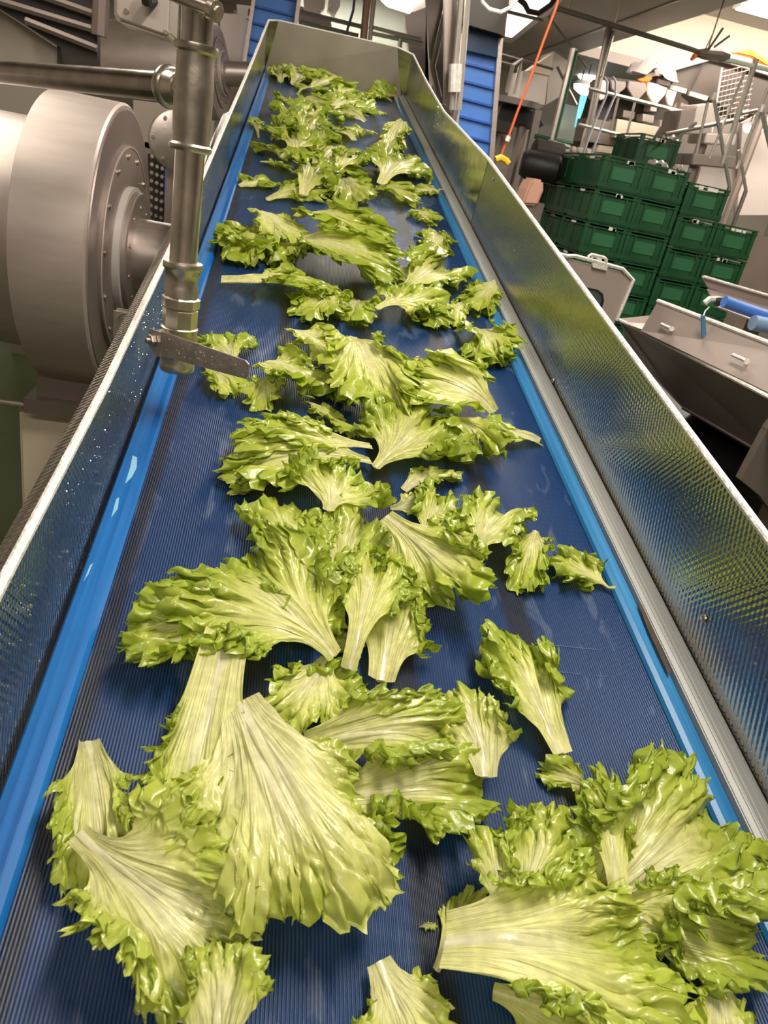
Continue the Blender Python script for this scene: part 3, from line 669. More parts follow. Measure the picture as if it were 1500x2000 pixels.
tr=wthing('steel_trough','long grey steel trough with bright double lip beside the conveyor right wall','trough',at(1400,760,z=1.2))
TS=mat('trough_steel',(.46,.38,.37),.15,.42,var=.08,vscale=2.5); TSU=mat('trough_upper_steel',(.42,.35,.32),.25,.42,var=.06,vscale=2.5)
zl=1.35
a=at(1208,624,z=zl); b=at(1560,806,z=zl)
A2=at(1332,796,z=zl-.28); B2=at(1560,928,z=zl-.28)
lowa=a+np.array([.0,-.02,-.30]); 
slab(tr,'trough_wall',TS,[a,b,B2,A2,at(1240,700,z=zl-.2)],.006)
wpart(MB().cyl(a,b,.007,8),'lip',RIM,tr,smooth=True)
off=np.array([.03,.03,.012]); wpart(MB().cyl(a+off+(b-a)*.25,b+off,.005,8),'lip',RIM,tr,smooth=True)
u0=at(1252,646,z=zl+.01); u1=at(1560,795,z=zl+.01); v1=at(1560,692,z=1.475); v0=at(1285,588,z=1.475)
slab(tr,'upper_box',TSU,[u0,u1,v1,v0],.02)
wpart(MB().cyl(v0,v1,.008,8),'upper_lip',RIM,tr,smooth=True)
for ka,kb,kc in ((.11,.19,.42),(.60,.68,.45)):
    f0=u0+(u1-u0)*ka+(v0-u0)*kc; f1=u0+(u1-u0)*kb+(v0-u0)*kc; tc_=CAM-f0; tc_/=np.linalg.norm(tc_)
    f0=f0+tc_*.018; f1=f1+tc_*.018
    wpart(MB().cyl(f0,f1,.006,8),'clip_handle',RIM,tr,smooth=True)
    wpart(MB().lathe(f1,tc_,[(-.02,.007),(.006,.009)],8),'clip_catch',RIM,tr)
slab(tr,'trough_end',MID,[a,A2,a+np.array([.5,.5,-.3]),a+np.array([.5,.5,0])],.006)
wbox(tr,'dark_void_box',BLACK,(1.25,2.15,0),(3.2,3.6,1.02))  # black box added to stand for the dark void under the trough
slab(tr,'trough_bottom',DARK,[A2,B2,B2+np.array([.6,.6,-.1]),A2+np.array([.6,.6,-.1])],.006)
panel(tr,'trough_leg',MID,[(1500,838),(1447,938),(1484,968),(1560,1075),(1560,760)],1.85,.03)
wbox(tr,'trough_foot',MID,(1.45,1.86,0),(1.55,1.95,1.0))
slab(tr,'cover_plate',LIGHTST,[at(1210,628,z=1.36),at(1268,648,z=1.36),at(1275,642,z=1.37),at(1262,632,z=1.37)],.004)
# lid behind with two folded sheets
ld=wthing('raised_lid','thin raised steel lid tilted open above the trough at the right edge','lid',at(1440,570,y=2.9))
panel(ld,'lid_sheet',TSU,[(1372,540),(1382,539),(1560,594),(1560,628),(1500,605),(1384,562)],2.9,.01)
wpart(MB().cyl(at(1374,540,y=2.89),at(1560,594,y=2.89),.006,6),'lid_lip',RIM,ld)
slab(ld,'lid_face',TSU,[at(1382,563,y=2.9),at(1560,618,y=2.9),at(1560,660,y=2.75),at(1500,636,y=2.75),at(1400,598,y=2.8)],.006)
c=at(1480,600,y=2.95); wbox(ld,'lid_stay',MID,(c[0]-.04,2.93,0),(c[0]+.04,3.0,c[2]))
hl=wthing('door_latch','bright latch with black grip lying on the trough edge by the blue glove','latch',at(1395,590,y=2.45))
wpart(MB().tube([at(x,y_,y=2.45) for x,y_ in ((1377,592),(1386,584),(1404,584),(1418,590))],.011,8),'latch_bar',RIM,hl,smooth=True)
wpart(MB().tube([at(x,y_,y=2.44) for x,y_ in ((1398,590),(1412,588),(1424,596))],.016,8),'latch_grip',BLACK,hl,smooth=True)
gl=wthing('blue_hose','thick blue rubber hose lying across the trough at the right edge','hose',at(1440,600,y=2.4))
wpart(MB().tube([at(x,y_,y=2.38) for x,y_ in ((1414,589),(1428,594),(1450,602),(1480,612),(1520,624),(1570,640))],.020,14),'hose_body',GLOVE,gl,smooth=True)
wpart(MB().tube([at(x,y_,y=2.34) for x,y_ in ((1470,630),(1500,636),(1560,650))],.026,14),'hose_sleeve',mat('pale_blue_sleeve',(.22,.35,.55),0,.4),gl,smooth=True)
tg=wthing('hanging_tag','narrow blue tag hanging from the trough latch','tag',at(1374,640,y=2.3))
panel(tg,'tag_strip',mat('tag_blue',(.08,.22,.38),0,.4),[(1370,616),(1378,616),(1380,655),(1376,661),(1371,659)],2.3,.006,bevel=.001)
wpart(MB().tube([at(1374,617,y=2.303),at(1377,608,y=2.35),at(1385,600,y=2.42)],.002,5),'tag_string',CARD,tg)

# ---------------------------------------------------------------- blue flighted elevators in the back
def elevator(label,left,right,y,flights,w_frames,foot=True):
    """left / right: top and bottom pixel of the belt edges on the upright plane y"""
    r=wthing('flight_elevator',label,'elevator',at(*left[1],y=y))
    panel(r,'belt',BLUEF,[left[0],right[0],right[1],left[1]],y,.05)
    L0,L1=np.array(left[0],float),np.array(left[1],float); R0_,R1=np.array(right[0],float),np.array(right[1],float)
    for fy in flights:
        tl=(fy-L0[1])/(L1[1]-L0[1]); pl=L0+(L1-L0)*tl; dx=(R0_-L0)+(R1-L1-(R0_-L0))*tl
        pr=pl+np.array([dx[0],dx[0]*.24])
        a=at(*(pl+np.array([2,0])),y=y); b=at(*(pr-np.array([3,0])),y=y)
        wpart(MB().prism([a+[0,-.025,.0],b+[0,-.025,.0],b+[0,-.025,-.016],a+[0,-.025,-.016]],(0,.025,0)),'flight',BLUEL,r)
    for (p,q),dx in (((left[0],left[1]),-1),((right[0],right[1]),1)):
        n=w_frames
        panel(r,'side_frame',STEEL,[p,(p[0]+dx*n,p[1]+dx*2),(q[0]+dx*n,q[1]+dx*2),q],y-.06,.14)
    c=(at(*left[1],y=y)+at(*right[1],y=y))/2
    wbox(r,'foot_frame',MID,(c[0]-.18,y,0),(c[0]+.18,y+.08,c[2]+.02))
    return r
ev=elevator('tall blue flighted belt elevator rising right of the main conveyor end',((913,28),(888,330)),((976,45),(953,345)),6.6,[86,121,156,190,225,260,295],9)
panel(ev,'hood',DARK,[(896,-60),(1003,-60),(988,48),(986,72),(975,66),(905,46)],6.42,.3)
panel(ev,'hood_shade_sheet',mat('hood_shade_blue',(.03,.06,.13),0,.25),[(915,50),(974,64),(972,112),(911,98)],6.53,.02)  # dark blue sheet standing for the shade the hood casts on the belt
panel(ev,'motor_box',LIGHTST,[(985,-40),(1010,-40),(1004,12),(986,8)],6.5,.2)
# twin guide tubes left of that elevator
gt=wthing('guide_tubes','pair of bright upright guide tubes left of the tall blue elevator','frame',at(880,200,y=6.3))
for x0,x1 in ((903,882),(917,896)):
    wpart(MB().cyl(at(x0,-40,y=6.3),at(x1,215,y=6.3),.022,10),'guide_tube',TUBE,gt,smooth=True)
for x0 in (883,892): wpart(MB().cyl(at(x0+2,125,y=6.25),at(x0,180,y=6.25),.03,10),'clamp_sleeve',RIM,gt,smooth=True)
c=at(890,215,y=6.3); wpart(MB().cyl(c,(c[0],6.3,0),.022,8),'guide_tube',TUBED,gt)
panel(gt,'side_frame',MID,[(868,-40),(884,-40),(884,225),(868,205)],6.4,.06)
elevator('blue flighted belt elevator behind the left corner of the end plate',((505,-40),(478,140)),((583,-22),(560,158)),7.0,[-20,10,42,73,103,133],7)

# ---------------------------------------------------------------- machinery beyond the end plate
def post(root,px,py,y,r=.03,m=MID):
    c=at(px,py,y=y); wpart(MB().cyl((c[0],y,0),(c[0],y,c[2]),r,8),'post',m,root)
mw=wthing('packing_machine','tall grey-brown machine casing behind the end plate','machine',at(820,100,y=8.2))
panel(mw,'casing',MID,[(826,-60),(905,-60),(905,240),(868,240),(838,110)],8.2,.8)
panel(mw,'casing_front',mat('warm_grey_sheet',(.46,.40,.36),.4,.45),[(790,30),(832,14),(830,150),(838,160),(800,110)],8.1,.1)
wpart(MB().tube([at(x,y_,y=8.0) for x,y_ in ((885,-40),(845,130),(858,190))],.03,8),'brace',TUBED,mw,smooth=True)
post(mw,850,150,8.4)
wl=wthing('weigher_cones','bright faceted hopper cones with dark gaps above the end plate','hopper',at(625,10,y=8.6))
panel(wl,'cone',LIGHTST,[(590,-50),(640,-50),(634,16),(622,27),(594,20)],8.6,.3); panel(wl,'cone',RIM,[(646,-50),(668,-50),(664,12),(655,28),(640,20)],8.55,.3)
panel(wl,'cone_base',MID,[(583,10),(645,35),(650,62),(583,48)],8.7,.4); post(wl,620,40,8.9)
sp=wthing('roof_light_panel','bright square lit panel hanging above the middle of the end plate','light panel',at(785,5,y=9.5))
panel(sp,'lit_panel',SKYL,[(745,-50),(812,-50),(808,18),(800,26),(757,12),(745,0)],9.5,.05)
c=at(780,-45,y=9.52); wpart(MB().cyl(c,(c[0],c[1],3.49),.01,6),'hanger',MID,sp)
gs=wthing('green_tinted_screen','pale grey-green screen behind the rails above the end plate','screen',at(700,100,y=10.5))
panel(gs,'screen_sheet',mat('grey_green_sheet',(.30,.33,.28),0,.5),[(560,-50),(860,-50),(860,180),(560,180)],10.5,.05)
c=at(700,170,y=10.55); wbox(gs,'screen_foot',MID,(c[0]-.8,10.5,0),(c[0]+.8,10.55,c[2]+.02))
rl=wthing('guard_rail','dim steel guard rails crossing just above the end plate','railing',at(640,40,y=7.8))
for p,q in (((583,22),(706,52)),((586,42),(700,70)),((720,52),(822,78)),((722,64),(826,86))):
    wpart(MB().cyl(at(*p,y=7.8),at(*q,y=7.8),.018,8),'rail',TUBE if p[0]>700 else TUBED,rl,smooth=True)
wpart(MB().cyl(at(782,76,y=7.8),at(776,130,y=7.8),.022,8),'rail',TUBE,rl); post(rl,590,45,7.8,.018); post(rl,780,120,7.8,.02)
for (lab,nm,cat,m,P,r_,y_) in (
    ('brown upright pipe just behind the middle of the end plate','brown_pipe','pipe',mat('brown_pipe_paint',(.30,.16,.11),.2,.4),[(723,-50),(715,20),(708,100)],.035,7.6),
    ('dark blue cable hanging left of the brown upright pipe','dark_cable','cable',mat('dark_blue_cable',(.02,.03,.08)),[(697,-50),(690,20),(678,60),(674,95)],.012,7.7),
    ('grey upright pipe right next to the brown pipe','grey_pipe','pipe',TUBED,[(736,-50),(728,20),(720,105)],.022,7.65)):
    r=wthing(nm,lab,cat,at(*P[-1],y=y_)); wpart(MB().tube([at(*q,y=y_) for q in P],r_,8),'length',m,r,smooth=True)
    c=at(*P[0],y=y_); wpart(MB().cyl(c,(c[0],c[1],3.5),r_*.9,6),'upper_length',m,r)

# ---------------------------------------------------------------- platform, rails and machines at the upper right
pf=wthing('work_platform','grey steel platform edge with dark machinery under it, right of the tall elevator','platform',at(1020,210,y=8.4))
panel(pf,'deck_edge',TUBED,[(975,183),(1050,200),(1062,208),(1050,213),(974,196)],8.4,.9)
panel(pf,'under_machine',BLACK,[(980,205),(1045,218),(1062,245),(1050,252),(1000,238),(970,238)],8.6,.5)
panel(pf,'under_box',DARK,[(966,232),(1003,240),(1000,262),(968,255)],8.3,.3)
for x in (985,1030): post(pf,x,205,8.7,.05)
wpart(MB().cyl(at(1050,215,y=8.4),(at(1035,380,y=8.4)[0],8.4,0),.05,8),'post',TUBED,pf)
panel(pf,'door_sheet',mat('pale_door_sheet',(.62,.58,.50),0,.5),[(975,245),(992,250),(986,330),(966,330)],8.9,.04)
fr=wthing('hand_rail','bright inverted-U hand rail on the platform right of the tall elevator','railing',at(1000,150,y=8.5))
wpart(MB().tube([at(x,y_,y=8.5) for x,y_ in ((990,181),(1002,127),(1019,117),(1015,133),(1003,183))],.022,8),'rail',TUBE,fr,smooth=True)
for p,q in (((975,105),(1080,135)),((975,120),(1005,128))): wpart(MB().cyl(at(*p,y=8.6),at(*q,y=8.6),.014,6),'rail',TUBED,fr)
bxs=wthing('steel_cabinet','bright steel cabinet with a slanted cream top on the platform','cabinet',at(1045,170,y=9.2))
panel(bxs,'cabinet_body',LIGHTST,[(1022,138),(1070,150),(1064,205),(1012,196)],9.2,.5)
panel(bxs,'slanted_top',CREAMW,[(1030,138),(1081,103),(1076,148)],9.3,.2)  # paler cream than the cabinet body
panel(bxs,'cabinet_side',mat('grey_cabinet_side',(.46,.42,.37),.2,.5),[(1082,100),(1118,125),(1100,185),(1066,205),(1072,150)],9.5,.5)
post(bxs,1040,200,9.5,.06)
gf=wthing('green_edged_door_frame','tall steel frame with dark green edges beside the cyan curtain','frame',at(1100,200,y=8.0))
wpart(MB().cyl(at(1121,95,y=8.0),at(1078,275,y=8.0),.035,8),'upright',TUBE,gf,smooth=True)
wpart(MB().cyl(at(1127,100,y=7.98),at(1084,272,y=7.98),.018,6),'green_edge',GREENF,gf)
wpart(MB().cyl(at(1045,266,y=8.0),at(1118,281,y=8.0),.025,6),'green_edge',GREENF,gf)
wpart(MB().cyl(at(1070,276,y=7.98),at(1112,288,y=7.98),.025,6),'bottom_rail',TUBE,gf)
wpart(MB().cyl(at(1088,130,y=8.02),at(1126,205,y=8.02),.014,6),'brace',TUBED,gf)
wpart(MB().cyl(at(1070,30,y=8.02),at(1147,133,y=8.02),.010,6),'brace',TUBED,gf)
post(gf,1078,270,8.02)
cw=wthing('strip_curtain','bright cyan strip curtain hanging in the opening behind the platform','curtain',at(1150,200,y=12.0))
for i in range(5):
    a,b=1137+i*8.2,1122+i*8.6
    panel(cw,'curtain_strip',CYAN if i!=2 else mat('dark_cyan_strip',(.02,.12,.2)),[(a,170+i*1.8),(a+7.6,171.7+i*1.8),(b+7.6,250+i*2),(b,248+i*2)],12.0+.02*(i%2),.01)
wbox(cw,'curtain_rail',MID,(at(1130,170,y=12)[0],12.0,at(1130,170,y=12)[2]),(at(1185,170,y=12)[0],12.04,at(1130,170,y=12)[2]+.05))
c=at(1135,160,y=12.02); wpart(MB().cyl(c,(c[0],c[1],3.49),.012,6),'hanger',MID,cw)
pw=wthing('pale_back_door','pale panel door below the cyan curtain','panel',at(1110,250,y=12.4))
panel(pw,'door_sheet',mat('pale_door_sheet_b',(.66,.62,.52),0,.5),[(1088,200),(1128,208),(1120,290),(1080,285)],12.4,.05)
wbox(pw,'door_foot',MID,(at(1080,285,y=12.4)[0],12.4,0),(at(1120,290,y=12.4)[0],12.45,at(1100,280,y=12.4)[2]))
ps=wthing('ceiling_pipe','long dark pipe running level across the upper right to the ceiling bracket','pipe',at(1300,80,y=7.0))
wpart(MB().cyl(at(1085,15,y=7.0),at(1395,110,y=7.0),.020,8),'pipe_run',TUBED,ps,smooth=True)
wpart(MB().cyl(at(1395,110,y=7.0),at(1560,150,y=7.0),.022,8),'bright_tube',mat('white_tube',(.8,.85,.75),0,.3),ps,smooth=True)  # paler stretch of the pipe
for q in ((1110,20),(1200,50),(1380,104)): 
    c=at(*q,y=7.0); wpart(MB().cyl(c,(c[0],c[1],3.5 if c[0]<3.3 else 4.27),.006,6),'hanger',MID,ps)
wpart(MB().lathe(at(1382,106,y=7.0),(1,0,.1),[(-.09,.03),(-.02,.045),(.03,.045),(.12,.05),(.2,.03)],10),'bracket',MID,ps)
for p,q in (((1385,95),(1412,55)),((1395,92),(1425,70))): wpart(MB().cyl(at(*p,y=6.98),at(*q,y=6.98),.010,6),'bracket_arm',TUBED,ps)
p2=wthing('ceiling_pipe','shorter dark pipe bending under the bright skylight','pipe',at(1010,30,y=7.4))
wpart(MB().tube([at(x,y_,y=7.4) for x,y_ in ((1105,-30),(1075,10),(1052,26),(1032,22),(1025,8),(1010,-5))],.022,8),'pipe_run',DARK,p2,smooth=True)
wpart(MB().cyl(at(980,20,y=7.42),at(1060,40,y=7.42),.014,6),'pipe_run',TUBED,p2)
c=at(1100,-22,y=7.4); wpart(MB().cyl(c,(c[0],c[1],3.5),.01,6),'hanger',MID,p2)
vp=wthing('upright_post','dark upright post in front of the cream ceiling recess','post',at(1165,200,y=9.0))
wpart(MB().cyl(at(1209,-30,y=9.0),at(1153,235,y=9.0),.042,10),'post_tube',TUBED,vp,smooth=True)
wpart(MB().cyl(at(1199,60,y=8.95),at(1175,150,y=8.95),.018,8),'post_tube',TUBED,vp,smooth=True)
c=at(1153,235,y=9.0); wpart(MB().cyl(c,(c[0],c[1],0),.042,8),'post_tube',TUBED,vp)
oh=wthing('orange_hose','thin orange-red hose hanging down from the ceiling beside the tall elevator','hose',at(980,300,y=6.2))
wpart(MB().tube([at(x,y_,y=6.2) for x,y_ in ((1096,-40),(1088,10),(1060,85),(1035,155),(1010,220),(993,268),(980,300))],.010,8),'hose_length',ORANGE,oh,smooth=True)
wpart(MB().cyl(at(994,266,y=6.18),at(990,276,y=6.18),.018,8),'coupling',WHITEP,oh)
c=at(1096,-40,y=6.2); wpart(MB().cyl(c,(c[0],6.2,3.5),.010,6),'hose_length',ORANGE,oh)
wpart(MB().tube([at(x,y_,y=6.2) for x,y_ in ((968,312),(978,308),(988,314),(992,320))],.028,8),'yellow_end',YEL,oh,smooth=True)
wc=wthing('white_cable_loop','white cable looping in front of the elevator hood','cable',at(970,20,y=6.1))
wpart(MB().tube([at(x,y_,y=6.1) for x,y_ in ((938,-30),(942,4),(955,18),(978,24),(998,14),(1015,-10),(1020,-40))],.014,8),'cable_loop',ROPE,wc,smooth=True)
c=at(938,-30,y=6.1); wpart(MB().cyl(c,(c[0],6.1,3.5),.012,6),'cable_loop',ROPE,wc)
c=at(1020,-40,y=6.1); wpart(MB().cyl(c,(c[0],6.1,3.5),.012,6),'cable_loop',ROPE,wc)
# weigher platform railing
wr=wthing('platform_railing','bright steel railing in front of the hopper cones above the crates','railing',at(1240,220,y=8.588))
R=lambda root,p,q,y,r,m=TUBE,n='rail': wpart(MB().cyl(at(*p,y=y),at(*q,y=y),r,8),n,m,root,smooth=True)
R(wr,(1150,173),(1325,217),8.588,.020); R(wr,(1130,243),(1290,283),8.588,.018)
for a,b in (((1208,190),(1192,262)),((1240,200),(1215,300)),((1312,218),(1296,285)),((1163,180),(1142,300))): R(wr,a,b,8.588,.014,TUBED,'baluster')
R(wr,(1325,217),(1362,208),8.588,.014,TUBED); R(wr,(1346,220),(1322,278),8.588,.035)
c=at(1142,300,y=8.588); wpart(MB().cyl(c,(c[0],8.588,0),.02,8),'post',TUBED,wr); c=at(1296,285,y=8.588); wpart(MB().cyl(c,(c[0],8.588,0),.02,8),'post',TUBED,wr)
cbp=wthing('grey_cables','pair of pale blue-grey cables drooping over the platform railing','cable',at(1170,260,y=8.475))
for dx in (0,17): wpart(MB().tube([at(x+dx,y_,y=8.475) for x,y_ in ((1180,150),(1186,160),(1185,185),(1172,215),(1155,255),(1142,292))],.012,8),'cable',GREYB,cbp,smooth=True)
c=at(1142,292,y=8.475); wpart(MB().cyl(c,(c[0],8.475,0),.01,6),'cable',GREYB,cbp); c=at(1159,292,y=8.475); wpart(MB().cyl(c,(c[0],8.475,0),.01,6),'cable',GREYB,cbp)
# multihead weigher: hopper cones in a row, dark gaps, box below
mh=wthing('multihead_weigher','row of tapering hoppers over dark chutes, behind the platform railing','weighing machine',at(1260,220,y=9.944))
panel(mh,'back_casing',DARK,[(1185,150),(1300,165),(1345,200),(1335,290),(1140,290),(1165,215)],10.28,.5)
for i,(pts,m) in enumerate(((((1170,155),(1190,158),(1186,190),(1172,196),(1164,188)),LIGHTST),(((1192,156),(1224,160),(1222,172),(1206,184),(1194,174)),MID),
     (((1228,158),(1262,162),(1264,176),(1246,196),(1236,192),(1225,172)),MID),(((1266,160),(1304,169),(1300,184),(1283,203),(1272,199),(1263,180)),CREAM),
     (((1305,172),(1327,179),(1326,188),(1312,209),(1304,206),(1300,190)),mat('pink_grey_hopper',(.60,.47,.43),.1,.5)))):
    panel(mh,'hopper',m,pts,9.944,.3,bevel=.01)
for pts,m in ((((1218,215),(1240,219),(1238,232),(1216,228)),MID),(((1256,222),(1278,226),(1276,240),(1255,236)),LIGHTST),(((1290,234),(1301,236),(1297,249),(1288,247)),LIGHTST),
      (((1272,203),(1284,205),(1282,218),(1270,216)),LIGHTST)):
    panel(mh,'outlet_box',m,pts,10,.2)
panel(mh,'collector_box',CREAM,[(1206,232),(1288,248),(1268,282),(1200,268)],10,.4)
panel(mh,'collector_box',MID,[(1150,230),(1205,240),(1200,285),(1140,275)],10.11,.4)
panel(mh,'base_beam',CREAM,[(1170,283),(1290,300),(1290,312),(1165,296)],10.06,.3)
post(mh,1190,280,10.4,.05); post(mh,1280,290,10.4,.05)
# sheet tray over the weigher with orange plastic and clear bag
ty=wthing('infeed_tray','wide sheet-metal tray darkened as a shaded underside, with bright edges above the hopper cones','tray',at(1370,150,y=9.04))
panel(ty,'tray_underside',mat('shaded_tray_sheet',(.085,.068,.058),.2,.5,var=.05,vscale=1),[(1262,150),(1395,112),(1560,165),(1560,215),(1440,225),(1385,190),(1300,168)],9.04,.08)  # upright panel; the shade of an underside is put into its colour
R(ty,(1260,150),(1395,112),8.995,.022,RIM,'tray_edge'); R(ty,(1395,112),(1560,162),8.995,.02,RIM,'tray_edge')
for a,b in (((1322,135),(1310,168)),((1376,120),(1345,185))): R(ty,a,b,9.006,.008,DARK,'tray_seam')
for pts in (((1286,154),(1310,160),(1308,168),(1285,162)),((1310,165),(1342,174),(1340,183),(1308,174)),((1348,178),(1384,188),(1380,197),(1346,186))):
    panel(ty,'edge_block',LIGHTST,pts,8.972,.05)
post(ty,1500,200,9.097,.05); post(ty,1330,170,9.097,.03)
gr=wthing('mesh_guard','woven mesh guard panel standing under the tray right of the hoppers','guard',at(1430,180,y=8.927))
for i in range(9):
    R(gr,(1410+i*8,138-i*2),(1392+i*8,250-i*2),8.87,.004,MID,'mesh_bar')
for i in range(11):
    R(gr,(1411-i*1.5,140+i*10),(1476-i*1.5,124+i*10),8.87,.004,MID,'mesh_bar')
R(gr,(1410,132),(1390,258),8.859,.012,LIGHTST,'mesh_frame'); post(gr,1395,250,8.882,.012)
for lab,pts,y_ in (('bright orange plastic sheet heaped on the tray at the top right',[(1430,103),(1450,98),(1470,97),(1485,108),(1500,118),(1560,130),(1560,150),(1495,128),(1470,112)],8.927),
                 ('small orange plastic scrap hanging below the left end of the tray',[(1247,154),(1262,150),(1276,151),(1268,160),(1255,161),(1245,157)],8.904),
                 ('dull orange plastic scrap under the dark ceiling bracket',[(1355,107),(1368,98),(1383,106),(1366,110),(1352,120)],6.99)):
    r=wthing('orange_sheet',lab,'plastic sheet',at(*pts[0],y=y_)); panel(r,'sheet',ORCL,pts,y_,.06,bevel=.012)
film('clear crumpled plastic bag bulging above the left end of the tray',1272,152,at(1272,152,y=9.0),.28,4)
film('crumpled clear film lying on top of the second front crate stack',1268,306,(CX+.62,CY+.30,2.158),.10,9)
film('small white paper scrap standing on the front crates by the tallest stack',1322,322,(CX+.72,CY+.08,2.158),.06,11)
film('white paper tip sticking up at the right of the tallest crate stack',1385,290,(CX+.90,CY+.75,2.428),.06,12)
# stair rails and posts on the right
st=wthing('stair_rails','bright slanting aluminium stair rails and posts at the right edge','railing',at(1450,250,y=7.0))
for p,q,r_ in (((1394,190),(1425,365),.018),((1487,215),(1515,330),.022),((1477,115),(1410,320),.026),((1455,140),(1385,310),.012),((1395,60),(1370,112),.006),
               ((1443,293),(1457,372),.016),((1500,170),(1440,330),.018),((1382,200),(1360,300),.014)):
    R(st,p,q,7.0,r_)
R(st,(1300,262),(1452,232),7.02,.016,TUBED); R(st,(1450,222),(1486,214),7.02,.014,TUBED); R(st,(1313,275),(1360,240),7.02,.012,TUBED)
for q in ((1393,188),(1487,212)): wpart(MB().lathe(at(*q,y=7.0),(0,0,1),[(-.03,.026),(.03,.026)],10),'rail_knuckle',RIM,st,smooth=True)
c=at(1425,365,y=7.0); wpart(MB().cyl(c,(c[0],7.0,0),.02,8),'post',TUBED,st); c=at(1457,372,y=7.0); wpart(MB().cyl(c,(c[0],7.0,0),.02,8),'post',TUBED,st)
bg=wthing('pale_cladding','pale pinkish cladding panels behind the stair rails at the right edge','panel',at(1480,300,y=9.6))
panel(bg,'cladding_panel',mat('pink_grey_panel',(.60,.52,.48),.1,.5),[(1450,240),(1560,180),(1560,420),(1440,420)],9.6,.06)
panel(bg,'cladding_panel',mat('grey_panel',(.42,.37,.34),.1,.5),[(1330,200),(1446,240),(1436,420),(1310,420)],9.7,.06)
wbox(bg,'panel_foot',MID,(at(1320,420,y=9.7)[0],9.7,0),(at(1560,420,y=9.7)[0],9.76,1.8))
mc=wthing('feeder_boxes','stack of grey feeder boxes under the mesh guard','machine',at(1380,240,y=8.3))
for pts,m in ((((1360,205),(1400,200),(1396,245),(1350,250)),LIGHTST),(((1330,215),(1362,212),(1352,262),(1320,262)),MID),(((1380,260),(1440,262),(1435,285),(1375,280)),LIGHTST),(((1355,300),(1440,305),(1436,330),(1350,322)),MID)):
    panel(mc,'feeder_box',m,pts,8.3,.4,bevel=.01)
post(mc,1375,270,8.5,.06)
# low clutter left of the crates
cl_=wthing('black_motor','dark round motor and hoses under the platform left of the crates','motor',at(1045,310,y=7.6))
wpart(MB().lathe(at(1018,318,y=7.6),(1,-.2,0),[(0,.10),(.05,.13),(.35,.13),(.4,.09)],24),'motor_body',BLACK,cl_,smooth=True)
wpart(MB().lathe(at(1040,290,y=7.7),(1,0,0),[(0,.06),(.02,.1),(.3,.1)],20),'motor_body',DARK,cl_,smooth=True)
post(cl_,1040,330,7.7,.05)
tn=wthing('salmon_cover','salmon pink rounded cover left of the crate stacks','cover',at(1045,380,y=6.9))
panel(tn,'cover_shell',TAN,[(1042,348),(1062,352),(1062,372),(1050,402),(1020,400),(1030,370)],6.9,.3,bevel=.02)
c=at(1040,400,y=7.05); wbox(tn,'cover_stand',MID,(c[0]-.08,6.95,0),(c[0]+.08,7.15,c[2]+.03))
bk=wthing('work_bench','grey bench top behind the front crates','bench',at(1100,290,y=8.6))
panel(bk,'bench_top',MID,[(1050,288),(1170,306),(1168,316),(1048,298)],8.5,.4); post(bk,1100,300,8.7,.04)
side_=['leftmost','second','third','middle','fifth','sixth','rightmost']
for i in range(7):
    x=1062+i*14; r=wthing('pale_container',side_[i]+(' from the left' if i in (1,2,4,5) else '')+' pale container on the bench behind the crates','container',at(x,291+i*2,y=8.6),'pale containers on the bench')
    panel(r,'container_body',CARD if i%2 else LIGHTST,[(x,277+i*2),(x+10,279+i*2),(x+9,290+i*2),(x-1,288+i*2)],8.6,.1,bevel=.01)
# ---------------------------------------------------------------- lettuce leaves, each grown as its own wrinkled, frilled blade
def sm(a,b,x): t=np.clip((x-a)/(b-a),0,1); return t*t*(3-2*t)
def n1(rg,t,f,k=4):
    r=0
    for i in range(k): r=r+np.sin(t*f*(1+.37*i)+rg.uniform(0,6.28))*(.62**i)
    return r/1.9
def n2(rg,t,s,ft,fs,k=5):
    r=0
    for i in range(k):
        a=rg.uniform(-1,1); r=r+np.sin(t*ft*(1+.45*i)*(1+.2*a)+s*fs*(a+.4)*(1+.3*i)+rg.uniform(0,6.28))*(.7**i)
    return r/2.2
C_CREAM=np.array([.76,.76,.32]); C_PALE=np.array([.64,.67,.20]); C_MID=np.array([.49,.56,.085]); C_EDGE=np.array([.31,.41,.034]); C_WHITE=np.array([.80,.77,.54])
leafgroup='curly green lettuce leaves riding up the conveyor belt'
